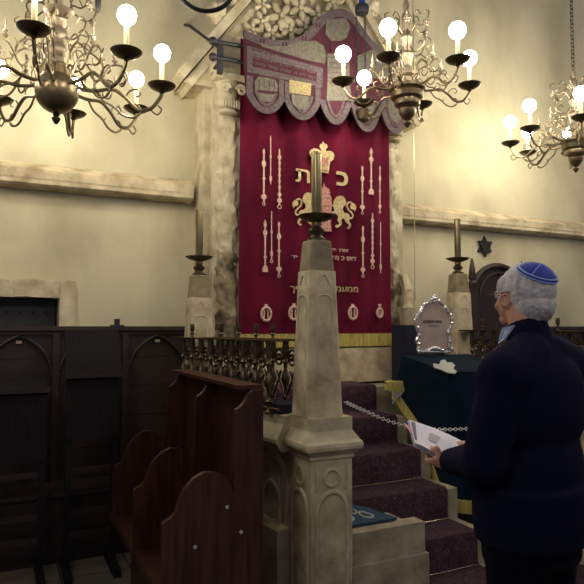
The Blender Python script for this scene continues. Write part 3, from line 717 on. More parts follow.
# text band
band = [(247,45.5),(323,68.5),(322,88),(247,72)]
B().plate([Vv(x, y, .0) for x, y in band], (0, -.004, 0)).build('text_band', 'mauve_braid', va, smooth=False)
pb = [(252.5,56),(316.5,72.5),(316,81.5),(252.5,66.5)]
B().plate([Vv(x, y, .004) for x, y in pb], (0, -.002, 0)).build('text_ground', 'valance_velvet', va, smooth=False)
b = B(); b.ribbon([Vv(x, y, .003) for x, y in ((246,74),(323,90))], .010, nE, .004); b.ribbon([Vv(x, y, .003) for x, y in ((246,44),(285,55),(324,67.5))], .022, nE, .004); b.ribbon([Vv(324,67,.003), Vv(323,90,.003)], .012, nE, .004)
b.build('band_edging', 'valance_velvet', va, smooth=False)
ux = (Vv(316, 76.5)-Vv(252.5, 61)).normalized()
for s, px, py, hh, wpx, mm, oo in (('נדבת שנת תקנו לפק קדש', 284, 58.8, .022, 60, 'valance_velvet', .0045), ('שנת תהלה יתברך ויתעלה שמו', 284, 67.5, .034, 61, 'mauve_braid', .0065), ('קנו לפ א שנת גדול היתר', 284, 73.2, .038, 61, 'mauve_braid', .0065)):
    wv = (Vv(284+wpx/2, 70)-Vv(284-wpx/2, 70)).length*1.03
    text(rev(s), hh, Vv(px, py, oo), ux, ux.cross(V((0, 1, 0)))*-1 if ux.cross(V((0, 1, 0))).z < 0 else ux.cross(V((0, 1, 0))), .003, 'band_lettering', mm, va, width=wv)
# motifs
def vm(polys, m, name, o=.0, th=.008):
    b = B()
    for p in polys: b.plate([Vv(x, y, o) for x, y in p], (0, -th, 0))
    return b.build(name, m, va, smooth=False)
vm([[(257,42),(270,47),(285,46),(300,42),(315,41),(323,46),(326,56),(324,64),(305,60),(285,54),(262,47)]], 'silver_embroidery', 'cloud_motif')
vm([[(326,20),(345,18),(350,27),(346,38),(340,41),(331,41),(325,34)]], 'silver_embroidery', 'crown_motif')
vm([[(330,42),(342,42),(343,52),(330,52)]], 'valance_velvet', 'mantle_opening', .002)
vm([[(327,54),(349,54),(349,84),(352,101),(326,101),(327,84)]], 'silver_embroidery', 'torah_mantle_motif')
vm([[(357,56),(372,50),(388,60),(404,68),(404,84),(388,80),(372,78),(357,80)]], 'silver_embroidery', 'cloud_motif')
b = B()
for k in range(6):
    y = 58+k*5; b.ribbon([Vv(329, y, .008), Vv(347, y+.5, .008)], .010, nE, .003)
b.build('mantle_pattern', 'mauve_braid', va, smooth=False)
vm([[(254,82),(258,77),(266,78),(275,80),(278,86),(277,92),(255,90)], [(257,93),(275,95),(270,102),(262,102)]], 'silver_embroidery', 'laver_motif')
b = B()
for k in range(4): b.ribbon([Vv(259+k*5, 80, .008), Vv(259+k*5, 89, .008)], .008, nE, .003)
b.build('laver_pattern', 'mauve_braid', va, smooth=False)
vm([[(289,80),(311,84),(310,96),(289,93)]], 'altar_gold', 'altar_motif')['label'] = 'gold altar motif'
vm([[(291,94),(309,97),(308,106),(304,110),(297,109),(292,104)]], 'silver_embroidery', 'altar_base_motif')
vm([[(356,98),(374,102),(372,116),(366,122),(358,115)]], 'silver_embroidery', 'table_motif')
vm([[(387,100),(402,104),(400,118),(396,124),(389,117)]], 'silver_embroidery', 'lampstand_motif')
# iron curtain rods
ro = thing('curtain_bracket', tuple(WY(218, 52, YV+.05)), 'grey iron double curtain rod bracket at the left of the valance', 'bracket')
YB = YV+.06
for y0, y1, yr in ((41, 49, 41), (57, 63, 57)):
    a = WY(213, y0, YB); c = WY(246, y0+6, YB); e = V((axr+.1, YB, c.z-.02 if y0 < 50 else c.z-.02))
    B().tube([a, c, e], .016, 8).build('rod', 'iron', ro)
    B().ball(a, .032, 10).build('rod_end', 'iron', ro)
B().bx(WY(218,50,YB).x, WY(223,50,YB).x, YB-.01, YB+.03, WY(220,73,YB).z, WY(220,42,YB).z).build('upright', 'iron', ro, smooth=False)
B().tube([WY(185, 25, WALL), WY(190, 26, WALL-.2), WY(206, 38, YB+.15), WY(220, 48, YB)], .012, 8).build('wall_stay', 'iron', ro)
B().tube([WY(220, 62, YB), WY(220, 62, YB)+V((0, .35, 0))], .014, 8).build('wall_arm', 'iron', ro)
# ------------------------------------------------------------------ chandeliers
def spiral(c, r0, turns, a0, sg=1, n=14):
    return [V((c[0]+r0*(1-.75*k/n)*math.cos(a0+sg*turns*2*PI*k/n), 0, c[1]+r0*(1-.75*k/n)*math.sin(a0+sg*turns*2*PI*k/n))) for k in range(n+1)]
def arm_meshes(Rr, style):
    k = Rr/.575; b = B()
    P = lambda *p: smoothpath([V((x*k, 0, z*k)) for x, z in p], 5)
    main = P((.07, .01), (.13, -.03), (.21, -.035), (.30, -.02), (.37, -.06), (.44, -.125), (.51, -.12), (.56, -.06), (.575, -.03))
    b.tube(main, .0095*k+.001, 6)
    b.tube(P((.08, .04), (.11, .14), (.17, .18), (.235, .13), (.25, .06), (.215, .02), (.18, .05), (.19, .085)), .006*k, 5)
    b.tube(P((.25, .06), (.29, .115), (.345, .12), (.38, .07), (.36, .02), (.32, .02), (.31, .055)), .006*k, 5)
    b.tube(P((.21, -.035), (.25, -.09), (.31, -.12), (.36, -.165), (.42, -.175), (.46, -.14), (.44, -.10), (.41, -.11)), .0065*k, 5)
    b.tube(P((.51, -.12), (.55, -.15), (.575, -.12), (.555, -.095)), .005*k, 5)
    b.tube(P((.12, .10), (.10, .20), (.15, .235), (.18, .20), (.155, .18)), .0045*k, 5)
    b.tube(P((.30, -.02), (.30, .02), (.27, .035)), .005*k, 5)
    b.tube(P((.12, -.03), (.14, .03), (.12, .07), (.09, .06)), .0055*k, 5)
    b.tube(P((.37, -.06), (.40, -.02), (.44, -.01), (.455, -.04), (.43, -.055)), .005*k, 5)
    for x, z in ((.235, .13), (.38, .07), (.32, -.13), (.46, -.14), (.17, .18), (.42, -.175)):
        b.cap((x*k, 0, z*k), ((x+.02)*k, 0, (z+.022)*k), .006*k, .003*k, 5)
    arm = b
    pan = B().lathe([(.008, -.03), (.012, -.02), (.018, -.015), (.010, -.01), (.03, -.008), (.066, .010), (.078, .022), (.080, .026), (.074, .025), (.05, .012), (0, .010)], n=22)
    return arm, pan
def chandelier(P, Rr, n, rot, label, style, lit=None, ztop=5.4, bulbm='bulb'):
    t = thing('brass_chandelier', (P.x, P.y, P.z), label, 'chandelier', group='brass chandeliers')
    a_bm, p_bm = arm_meshes(Rr, style)
    k = Rr/.575
    # central body
    if style == 0:
        B().ball((0, 0, -.06), .116, 22).build('globe', 'brass', t, local=True)
        B().lathe([(.0, -.24), (.010, -.235), (.022, -.215), (.024, -.205), (.012, -.195), (.020, -.185), (.014, -.17)], n=14).build('finial', 'dark_brass', t, local=True)
        B().lathe([(.045, .02), (.075, .03), (.08, .05), (.07, .075), (.075, .09), (.055, .10)], n=20).build('hub', 'dark_brass', t, local=True)
        B().lathe([(.035, .10), (.030, .14), (.045, .16), (.050, .19), (.035, .215), (.045, .225), (.055, .26), (.048, .29), (.030, .31), (.040, .32), (.052, .35), (.030, .38), (.075, .395), (.085, .405), (.03, .415), (.028, .46), (.045, .49), (.05, .53), (.02, .56), (.03, .62), (.012, .66)], n=20).build('stem', 'bright_brass', t, local=True)
        zt = .66
    else:
        B().lathe([(0, -.30), (.012, -.29), (.028, -.265), (.012, -.245), (.030, -.235), (.055, -.20), (.06, -.17), (.048, -.155), (.085, -.14), (.092, -.12), (.088, -.105), (.110, -.09), (.118, -.06), (.105, -.045), (.125, -.03), (.128, -.01), (.07, .0), (.04, .02)], n=24).build('body', 'brass', t, local=True)
        B().lathe([(.04, .01), (.032, .06), (.05, .08), (.045, .12), (.03, .14), (.04, .18), (.05, .22), (.025, .25), (.03, .30), (.045, .34), (.03, .38), (.018, .40), (.03, .45), (.035, .50), (.015, .54), (.025, .58), (.01, .62)], n=18).build('stem', 'bright_brass', t, local=True)
        zt = .62
    # upper tier ornaments
    for i in range(6):
        u = rot+.3+i*PI/3; zz = .28
        b = B(); D = V((math.cos(u), math.sin(u), 0))
        def q(x, z): return D*x*k + V((0, 0, z))
        b.tube(smoothpath([q(.03, zz), q(.08, zz-.05), q(.15, zz-.03), (q(.18, zz+.03)), q(.15, zz+.07), q(.12, zz+.04)], 4), .005, 5)
        b.tube(smoothpath([q(.03, zz+.08), q(.09, zz+.14), q(.15, zz+.12), q(.20, zz+.15), q(.22, zz+.20), q(.18, zz+.22)], 4), .005, 5)
        b.tube(smoothpath([q(.15, zz-.03), q(.20, zz-.05), q(.235, zz-.01), q(.21, zz+.02)], 4), .004, 5)
        b.tube(smoothpath([q(.09, zz+.14), q(.07, zz+.20), q(.11, zz+.24), q(.14, zz+.2)], 4), .004, 5)
        b.build('ornament_branch', 'brass', t, local=True)
        b = B(); c = q(.20, zz+.13)
        for j in range(6): a = j*PI/3; b.ball(c+V((-D.y, D.x, 0))*.018*math.cos(a)+V((0, 0, .018*math.sin(a))), (.011, .011, .011), 6)
        b.ball(c+D*.006, .012, 7); b.build('rosette', 'bright_brass', t, local=True)
    # chain / rod to the ceiling
    b = B(); z = zt; i = 0
    while z < ztop-P.z:
        ax = (1, 0, 0) if i % 2 else (0, 1, 0)
        s0 = len(b.bm.verts); b.torus((0, 0, z+.018), .015, .004, ax=ax, n=10, m=5)
        b.bm.verts.ensure_lookup_table()
        for v in b.bm.verts[s0:]: v.co.z = z+.018+(v.co.z-z-.018)*1.4
        z += .034; i += 1
    b.build('chain', 'iron' if style else 'brass', t, local=True)
    proto = None
    for i in range(n):
        u = rot+2*PI*i/n
        if proto is None:
            a = a_bm.build('arm', 'brass', t, local=True)
            pan = p_bm.build('drip_pan', 'dark_brass', a, local=True); pan.location = (Rr, 0, 0)
            cs = B().lathe([(.012, .012), (.016, .016), (.010, .025), (.018, .035), (.018, .045), (.0135, .048), (.0135, .170), (.0, .170)], n=12).build('candle_sleeve', 'candle_sleeve', a, local=True); cs.location = (Rr, 0, 0)
            bl = B().ball((0, 0, .213), ((.047, .047, .050) if style == 0 else (.054, .054, .056)), 14).build('bulb', bulbm, a, local=True); bl.location = (Rr, 0, 0)
            sp = B().lathe([(.004, 0), (.012, .01), (.018, .02), (.006, .03), (.014, .04), (.014, .05), (.005, .06), (.008, .08), (.001, .13)], n=10).build('spindle', 'bright_brass', a, local=True); sp.location = (.31*k, 0, .125*k)
            proto = a
        else: a = copy_tree(proto, t)
        a.rotation_euler = (0, 0, u)
        if lit is not None and i not in lit:
            for ch in list(a.children):
                if ch.name.startswith('bulb'): bpy.data.objects.remove(ch)
    return t
def at_c(px, py, d): return WD(px, py, d)
cA = at_c(57, 82, 3.3); chandelier(cA, .57, 8, -R(5)-R(55), 'large brass chandelier with a round globe, at the upper left', 0)
cB = at_c(407, 86, 4.15); chandelier(cB, .45, 6, -R(36.5)+R(15), 'middle brass chandelier hanging in front of the valance', 1, lit=[0, 2, 3, 4, 5])
cC = at_c(575, 139, 5.2); chandelier(cC, .53, 8, -R(51)+R(5), 'small far brass chandelier at the right edge', 1)
# hanging lamp before the gable, iron ring, cord, rod
L0 = WD(362, 9, 4.9)
t = thing('hanging_lamp', (L0.x, L0.y, L0.z-.9), 'dark hanging lamp dish with blue glass and chains above the valance', 'hanging lamp')
B().lathe([(.0, -.045), (.05, -.04), (.058, -.02), (.060, .015), (.05, .03), (0, .03)], L0, 18).build('dish', 'iron', t)
B().lathe([(.018, .03), (.026, .05), (.028, .14), (.02, .2), (0, .2)], L0, 14).build('blue_glass', 'blue_glass', t)
B().tube([L0+V((0, 0, .2)), L0+V((0, 0, 1.6))], .006, 6).build('suspension', 'iron', t)
for k, (dx, dy) in enumerate(((-.055, 0), (.0, -.04), (.045, .02))):
    b = B(); n_ = 34
    for i in range(n_):
        p = L0+V((dx, dy, -.05-.024*i)); b.torus(p, .010, .003, ax=((1, 0, 0) if i % 2 else (0, 1, 0)), n=8, m=4)
    b.build('chain', 'iron', t)
B().lathe([(0, -.10), (.05, -.08), (.07, -.02), (.06, .0)], L0+V((0, 0, -.86)), 16).build('oil_cup', 'dark_brass', t)
# iron ring fragment of a hanging hoop at the top
c = WD(206, -18, 2.9)
t = thing('iron_hoop_lamp', (c.x, c.y, c.z-.15), 'dark curved iron hoop dipping in at the top of the photo', 'hanging lamp')
B().torus(c, .148, .011, ax=(math.sin(R(20)), math.cos(R(20)), 0), n=36, m=8).build('hoop', 'black_iron', t)
B().tube([c+V((0, 0, .148)), c+V((0, 0, 1.5))], .008, 6).build('hanger', 'black_iron', t)
c = WD(98, 13, 3.1)
t = thing('iron_rod', (c.x, c.y, c.z), 'dark iron rod end hanging above the left chandelier arm', 'rod')
B().lathe([(.003, 0), (.014, .02), (.016, .06), (.016, 1.6), (0, 1.6)], c, 10).build('rod', 'black_iron', t)
a = WD(419, 110, 5.2)
lowp = WD(415, 300, 5.2)
tag(B().tube([V((lowp.x, lowp.y, lowp.z)), V((lowp.x+.02, lowp.y, a.z+2.0))], .0035, 5).build('cord', 'tube_brass'), 'thin cord hanging down the wall beside the curtain', 'cord')
B()
# ------------------------------------------------------------------ star on wall, chair
s = WY(485, 246.5, WALL-.02)
b = B(); Rt = .108
for k in (0, 1):
    tri = [s+V((Rt*math.sin(k*PI+i*2*PI/3), -.012*k, Rt*math.cos(k*PI+i*2*PI/3))) for i in range(3)]
    b.plate(tri, (0, .02, 0))
t = b.build('star_of_david', 'wall_iron', smooth=False); tag(t, 'black six-pointed star fixed on the right wall', 'star')
YCH = 4.30
a = WY(474, 330, YCH); e = WY(520, 330, YCH)
zt = WY(500, 266, YCH).z
t = thing('carved_chair', ((a.x+e.x)/2, YCH, 0), 'dark carved wooden high-backed chair with arched crest behind the man', 'chair')
x0, x1 = a.x-.01, a.x+.62; xc = (x0+x1)/2; hw = (x1-x0)/2
arc = [V((xc-hw*math.cos(PI*k/16), YCH, zt-.26+.26*math.sin(PI*k/16))) for k in range(17)]
B().plate([V((x0, YCH, 1.2))]+arc+[V((x1, YCH, 1.2))], (0, .04, 0)).build('back_panel', 'stall_wood', t, smooth=False)
B().tube([p+V((0, -.005, 0)) for p in arc], .028, 8).build('crest_rail', 'dark_wood', t)
B().tube([V((xc-(xc-p.x)*.78, YCH-.01, p.z-.07)) for p in arc], .014, 6).build('inner_moulding', 'dark_wood', t)
for xx in (x0-.0, x1):
    B().bx(xx-.035, xx+.035, YCH-.035, YCH+.04, 0, zt-.20).build('post', 'dark_wood', t, smooth=False)
    B().lathe([(.05, zt-.20), (.052, zt-.17), (.03, zt-.15), (.038, zt-.13), (.026, zt-.03), (.012, zt+.045), (.003, zt+.06)], (xx, YCH, 0), 12).build('finial', 'dark_wood', t)
B().bx(x0, x1, YCH-.03, YCH+.03, 1.12, 1.2).build('back_rail', 'dark_wood', t, smooth=False)
B().bx(x0, x1, YCH-.50, YCH+.02, .42, .50).bevel(.01).build('seat', 'dark_wood', t, smooth=False)
for xx in (x0+.03, x1-.03): B().bx(xx-.03, xx+.03, YCH-.50, YCH-.44, 0, .42).build('front_leg', 'dark_wood', t, smooth=False)
for xx in (x0+.03, x1-.03): B().bx(xx-.03, xx+.03, YCH-.48, YCH-.02, .70, .75).build('armrest', 'dark_wood', t, smooth=False)
for xx in (x0+.03, x1-.03): B().bx(xx-.02, xx+.02, YCH-.48, YCH-.43, .50, .70).build('arm_post', 'dark_wood', t, smooth=False)
# ------------------------------------------------------------------ lectern
bl_ = WD(405, 356, 4.55); br_ = WD(468, 354, 4.75); fl = WD(409, 392, 4.00); 
LX0, LX1 = 2.76, 3.36; LYB, LYF = 3.72, 3.20
zb = WY(405, 356, LYB).z; zf = zb-.085
LX0 = WY(402, 356, LYB).x; LX1 = WY(467, 355, LYB).x
t = thing('lectern', ((LX0+LX1)/2, (LYB+LYF)/2, 0), 'wooden lectern almost hidden under the dark teal cloth', 'lectern')
B().bx(LX0+.05, LX1-.05, LYF+.05, LYB-.04, .06, zf-.05).build('cabinet', 'dark_wood', t, smooth=False)
B().bx(LX0+.02, LX1-.02, LYF+.02, LYB-.01, 0, .06).build('base', 'dark_wood', t, smooth=False)
B().plate([(LX0+.02, LYB, zb-.015), (LX0+.02, LYF, zf-.015), (LX0+.02, LYF, zf-.045), (LX0+.02, LYB, zb-.06)], (LX1-LX0-.04, 0, 0)).build('desk_top', 'dark_wood', t, smooth=False)
cl = thing('lectern_cloth', ((LX0+LX1)/2, LYF, zf), 'dark teal velvet cloth with gold fringe draped over the lectern', 'cloth')
def hem(s):   # hem height along the left side, s = 0 at the back, 1 at the front
    return zb-.25-(zb-.25-.40)*s**1.35
zfh = .36
b = B()
def top(u, v):   # u across, v back->front
    return V((LX0+(LX1-LX0)*u, LYB+(LYF-LYB)*v, zb+(zf-zb)*v+.003*noise.noise(V((u*5, v*5, 0)))))
b.grid(top, 12, 10)
def left(v, w): # v back->front, w down
    p = top(0, v); h_ = hem(v); out = .010+.02*w*(1+.7*math.sin(v*9))+.05*w*(1-v)**2
    return V((p.x-out*w**.5-.0, p.y, p.z+(h_-p.z)*w))
def right(v, w):
    p = top(1, v); h_ = hem(v); return V((p.x+.03*w**.5, p.y, p.z+(h_-p.z)*w))
def front(u, w):
    p = top(u, 1); out = (.012+.04*w*(1+.5*math.sin(u*16)))*w**.5*min(1, u*5); oL = (.010+.02*w*(1+.7*math.sin(9)))*w**.5; zfh = .40-.04*min(1, u*3)
    return V((p.x-(1-u)**6*oL, p.y-out, p.z+(zfh-p.z)*w))
b.grid(left, 16, 14); b.grid(right, 16, 10); b.grid(front, 30, 14)
bmesh.ops.remove_doubles(b.bm, verts=b.bm.verts, dist=.012)
b.build('drape', 'teal_velvet', cl, solid=.008)
def fringe(f, n, name='fringe'):
    b = B(); b.grid(lambda a, w: f(a)+V((0, -.003+.003*math.sin(a*300), -.085*w+.03)) + V((-.012, 0, 0)), n, 3); b.build(name, 'gold_fringe', cl, solid=.012)
fringe(lambda a: left(a, 1), 50); fringe(lambda a: front(a, 1)+V((.012, -.012, 0)), 60)
# bunched gold corner at the back left
c = left(.04, .8)+V((-.02, -.02, 0))
b = B(); b.plate([WY(x, y, LYB-.10) for x, y in ((387.6,382),(391,380),(403,381),(405,391),(401,394),(395,391),(387,391))], (0, .03, .0)); b.bm.normal_update(); bmesh.ops.triangulate(b.bm, faces=b.bm.faces); bmesh.ops.subdivide_edges(b.bm, edges=b.bm.edges, cuts=3); b.rough(.012, 25); b.build('gathered_corner', 'gold_fringe', cl)
b = B(); b.plate([WY(x, y, LYB-.12) for x, y in ((392,391),(402,394),(397,398),(392,404),(394,396))], (0, -.006, 0)); b.build('lining_fold', 'paper_grey', cl)
# emblem on top
b = B()
def TT(px, py):
    r = ray(px, py); n = V((0, (zf-zb), -(LYF-LYB))).normalized(); n = V((0, -(zf-zb)/(LYF-LYB), 1)); P0 = V((LX0, LYB, zb))
    d_ = (P0-EYE).dot(n)/r.dot(n); return EYE+r*d_+V((0, 0, .006))
em = [(433,365),(439,366),(441,362),(445,361),(447,364),(452,364),(455,367),(453,370),(457,373),(455,375),(447,374),(441,371),(434,369)]
b.plate([TT(*q) for q in em], (0, 0, .006)); b.build('gold_emblem', 'cream', cl, smooth=False)
# silver plaque standing on the lectern's back
YP = LYB-.03
pt = thing('silver_plaque', tuple(WY(435, 357, YP)), 'ornate silver-framed plaque standing at the back of the lectern', 'plaque')
def Pp(x, y): return WY(x, y, YP)
def z7(x, y): return (384+x*116/484, 290+y*140/584)
outer = [(140,262),(138,235),(133,205),(143,178),(130,150),(128,115),(142,95),(160,62),(185,40),(206,28),(225,40),(250,62),(270,92),(284,112),(282,145),(268,178),(276,210),(272,238),(275,262)]
out_p = [Pp(*z7(*q)) for q in outer]
cen = Pp(*z7(206, 160))
inner = [cen+(p-cen)*.86 for p in out_p]
B().plate(inner, (0, .012, 0)).build('engraved_panel', 'plaque', pt, smooth=False)
fr = smoothpath([p+V((0, -.004, 0)) for p in out_p]+[out_p[0]+V((0, -.004, 0))], 4)
fr = [cen+(p-cen)*.95 for p in fr]
b = B(); b.tube(fr, [.0135+.004*math.sin(i*1.1) for i in range(len(fr))], 8)
for i in range(0, len(fr)-1, 5): b.ball(fr[i]+V((0, -.006, 0)), .015, 7)
b.build('silver_frame', 'silver', pt)
c = Pp(*z7(206, 36)); b = B()
for k in range(7): a = k*2*PI/7; b.ball(c+V((.022*math.cos(a), -.01, .022*math.sin(a))), .012, 7)
b.ball(c+V((0, -.012, 0)), .016, 8); b.build('shell_crest', 'silver', pt)
c = Pp(*z7(208, 250)); b = B()
for k in range(9): b.ball(c+V(((k-4)*.019, -.012, .012*math.cos((k-4)*.5))), (.014, .010, .020-.002*abs(k-4)), 7)
b.build('base_ornament', 'silver', pt)
w1 = (Pp(*z7(242, 130))-Pp(*z7(165, 130))).length
text('ומזמרתו', .020, Pp(*z7(202, 138))+V((0, -.002, 0)), X_, Z_, .003, 'engraved_lettering', 'ink', pt, width=w1)
text('עץ חיים היא', .008, Pp(*z7(205, 152))+V((0, -.002, 0)), X_, Z_, .003, 'engraved_lettering', 'ink', pt, width=w1*.55)
# navy-draped box behind the lectern
a = WY(400, 325, 4.1); e = WY(424, 325, 4.1)
b = B(); b.bx(a.x, e.x+.1, 4.02, 4.22, 1.08, a.z).bevel(.015, 2); tag(b.build('draped_box', 'navy_cloth', smooth=True), 'dark navy draped box between the ark and the silver plaque', 'box')
# silver chain across the steps
cp = [WD(345, 402, 3.2), WD(365, 411, 3.3), WD(395, 423, 3.42), WD(430, 429, 3.5), WD(462, 429, 3.55), WD(492, 426, 3.8)]
tt = thing('silver_chain', tuple(cp[0]), 'silver rope chain hung across the carpeted steps', 'chain')
pts = smoothpath(cp, 12); b = B()
for i, p in enumerate(pts[:-1]):
    dr_ = (pts[i+1]-p).normalized(); up_ = V((0, 0, 1)) if i % 2 else dr_.cross(V((0, 0, 1)))
    Q = dr_.cross(up_).normalized(); b.torus((p+pts[i+1])/2, .0095, .0026, ax=Q, n=8, m=4)
b.build('links', 'chain_silver', tt)
tag(B().bx(cp[-1].x, cp[-1].x+.04, cp[-1].y-.02, cp[-1].y+.02, 0, cp[-1].z+.03).build('chain_post', 'dark_brass'), 'slim dark post holding the chain end, hidden behind the man', 'post')
# ------------------------------------------------------------------ the man
MX, MY = 1.745, 1.60
man = thing('person', (MX, MY, 0), 'grey-haired man in dark navy sweater and blue kippah, back turned, holding booklet', 'person', rz=R(14))
body = B()
# local frame: +Y forward, +X his right
hc = V((0, .045, 1.665))
def mirror(f): f(-1); f(1)
body.ball(hc+V((0, -.012, .018)), (.076, .098, .093), 20)           # cranium
body.ball(hc+V((0, .045, -.030)), (.060, .060, .078), 16)             # face
body.ball(hc+V((0, .055, -.085)), (.045, .045, .030), 12)             # jaw
body.cap(hc+V((0, .098, .004)), hc+V((0, .118, -.034)), .009, .0145, 10)      # nose
for s_ in (-1, 1):
    body.ball(hc+V((s_*.012, .112, -.037)), .009, 8)
    body.ball(hc+V((s_*.076, .004, -.018)), (.010, .020, .033), 12)   # ears
    body.torus(hc+V((s_*.082, .002, -.016)), .021, .006, ax=(1, -.35*s_, 0), n=16, m=6)
    body.ball(hc+V((s_*.03, .085, .016)), (.022, .012, .008), 8)      # brow
    body.ball(hc+V((s_*.038, .075, -.035)), (.022, .018, .020), 8)    # cheek
body.ball(hc+V((0, .098, -.062)), (.022, .010, .006), 8)              # lips
body.ball(hc+V((0, .096, -.071)), (.020, .011, .006), 8)
body.ball(hc+V((0, .088, -.095)), (.020, .016, .015), 8)              # chin
HM = Matrix.Translation(V((.018, .0, 0))) @ Matrix.Translation(V((0, .02, 0))) @ Matrix.Rotation(R(-15), 4, 'Z') @ Matrix.Translation(V((0, -.02, 0)))
def hrot(o_): o_.data.transform(HM); return o_
for v in body.bm.verts: v.co = HM @ v.co
body.cap((0.004, .028, 1.60), (0, -.02, 1.44), .062, .072, 16)         # neck
# torso, legs under the clothes
body.ball((0, -.01, 1.28), (.175, .115, .20), 18); body.ball((0, .0, 1.02), (.16, .125, .20), 18)
for s_ in (-1, 1):
    body.chain([(s_*.09, 0, .92), (s_*.10, .01, .50), (s_*.10, -.02, .09)], [.085, .06, .042], 12)
    body.chain([(s_*.10, -.03, .05), (s_*.11, .14, .035)], [.04, .03], 10)
# arms (left arm nearest the camera: x negative)
iM = Matrix.LocRotScale(man.location, man.rotation_euler, None).inverted()
WL = iM @ WD(449, 461, 2.42); HL = iM @ WD(440, 457, 2.45)      # left wrist / palm
WRr = V((.08, .46, 1.03)); 
SL, SR = V((-.205, -.015, 1.39)), V((.215, -.02, 1.405))
ELl = V((-.27, .03, 1.10)); ELr = V((.27, .05, 1.10))
body.chain([SL, ELl, WL], [.052, .042, .027], 12); body.chain([SR, ELr, WRr], [.052, .042, .027], 12)
# hands: palm, four curled fingers, thumb from the side
bk = [iM @ WD(408.5, 421, 2.62), iM @ WD(470, 447, 2.60), iM @ WD(441, 460, 2.40), iM @ WD(414, 444, 2.46)]
def hand(b, wr, fwd, side, nrm, thumb):   # fwd finger direction, nrm palm normal (towards held thing), thumb = +-1 along side
    fwd = fwd.normalized(); nrm = (nrm-fwd*nrm.dot(fwd)).normalized(); side = fwd.cross(nrm).normalized()*thumb
    palm = wr+fwd*.055
    b.cap(wr, wr+fwd*.03, .027, .026, 10)
    for j in range(4):
        o = (j-1.5)*.020; base = wr+fwd*(.085-.004*abs(j-1))-side*o*-1
        b.cap(wr+fwd*.02+side*o*.7, base, .017, .0125, 8)
        L = [.040, .045, .042, .033][j]
        p1 = base+(fwd*.92+nrm*.35).normalized()*L; p2 = p1+(fwd*.55+nrm*.85).normalized()*L*.62; p3 = p2+(fwd*.1+nrm*1).normalized()*L*.5
        b.chain([base, p1, p2, p3], [.0105, .0095, .0088, .0078], 8)
    t0 = wr+fwd*.025+side*.026; t1 = t0+(side*.75+fwd*.65).normalized()*.04+nrm*-.006; t2 = t1+(fwd*.95+side*.15).normalized()*.032; t3 = t2+(fwd*1).normalized()*.022
    b.chain([t0, t1, t2, t3], [.016, .013, .011, .009], 8)
bn = (bk[1]-bk[0]).cross(bk[3]-bk[0]).normalized()
if bn.z < 0: bn = -bn
# left hand holds the near edge from below, thumb on top
hw_ = B()
ctr = (bk[0]+bk[1]+bk[2]+bk[3])/4
def grip(b, wr, edge, inward, up):
    """palm beyond the edge, fingers under the sheet, thumb above it"""
    inward = inward.normalized(); al = up.cross(inward).normalized()
    kn = edge-inward*.012-up*.012
    b.cap(wr, wr.lerp(kn, .45), .026, .028, 10)
    for j in range(4):
        o = (j-1.5)*.020; k0 = kn+al*o-up*.010
        b.cap(wr.lerp(kn, .3)+al*o*.6, k0, .018, .012, 8)
        L = [.036, .043, .040, .030][j]
        a1 = k0+(inward*.85-up*.30).normalized()*L*.8; a2 = a1+(inward*.97+up*.22).normalized()*L*.7; a3 = a2+(inward*.9+up*.4).normalized()*L*.4
        b.chain([k0, a1, a2, a3], [.0105, .0098, .0090, .0080], 8)
    t0 = wr.lerp(kn, .45)+al*.020+up*.012; t1 = t0+(up*.5+inward*.4+al*.5).normalized()*.035; t2 = kn+inward*.035+up*.026+al*.022; t3 = t2+inward*.026-up*.004
    b.chain([t0, t1, t2, t3], [.016, .013, .0115, .0095], 8)
edL = bk[2].lerp(bk[3], .12); edR = bk[1].lerp(bk[2], .1)
grip(body, WL, edL, (ctr-edL), bn)
WRr = edR+(edR-ctr).normalized()*.085-V((0, 0, .02))
body.chain([ELr, WRr], [.040, .027], 12)
grip(body, WRr, edR, (ctr-edR), bn)
body.build('body', 'skin', man, local=True, remesh=.0045, sm=2)
# eyes
# sweater
sw = B()
sw.ball((0, -.015, 1.27), (.235, .150, .20), 22); sw.ball((0, .02, 1.05), (.215, .178, .25), 22); sw.ball((0, -.045, 1.33), (.20, .115, .14), 18)
sw.loft([[V((-.012+.218*math.cos(a)*k_, .012+.183*math.sin(a)*k_, z)) for a in [2*PI*i/28 for i in range(28)]] for z, k_ in ((.80, .96), (.815, 1.0), (.84, 1.01), (.87, 1.03), (1.0, 1.03))])
sw.cap((0, .012, 1.545), (0, -.02, 1.40), .068, .10, 16)
for s_, S_, E_, W_ in ((-1, SL, ELl, WL), (1, SR, ELr, WRr)):
    sw.cap((s_*.06, -.02, 1.445), S_, .085, .088, 14)
    e2 = E_.lerp(W_, .90)
    sw.chain([S_, E_, e2], [.082, .074, .050], 14)
sw.ball((-.225, -.01, 1.37), (.07, .09, .09), 12); sw.ball((.225, -.01, 1.37), (.07, .09, .09), 12)
sw.build('sweater', 'sweater', man, local=True, remesh=.009, sm=6)
cf = B()
for E_, W_ in ((ELl, WL), (ELr, WRr)):
    d_ = (W_-E_).normalized(); p = E_.lerp(W_, .88); cf.lathe([(.046, 0), (.049, .01), (.046, .045), (.038, .05), (.030, .05)], p-d_*.01, 18, ax=d_, cap=False)
cf.build('cuffs', 'sweater', man, local=True)
cf = B(); cf.lathe([(.078, -.03), (.074, 0), (.068, .028), (.060, .032)], (0, .010, 1.535), 24, ax=(0, .15, 1), cap=False); cf.build('neckband', 'sweater', man, local=True)
# shirt collar
for s_ in (-1, 1):
    b = B(); b.plate([V((s_*.070, .020, 1.555)), V((s_*.060, .070, 1.545)), V((s_*.030, .098, 1.520)), V((s_*.042, .100, 1.485)), V((s_*.075, .060, 1.500))], (s_*.004, .006, .002)); b.build('shirt_collar', 'shirt', man, local=True, smooth=False)
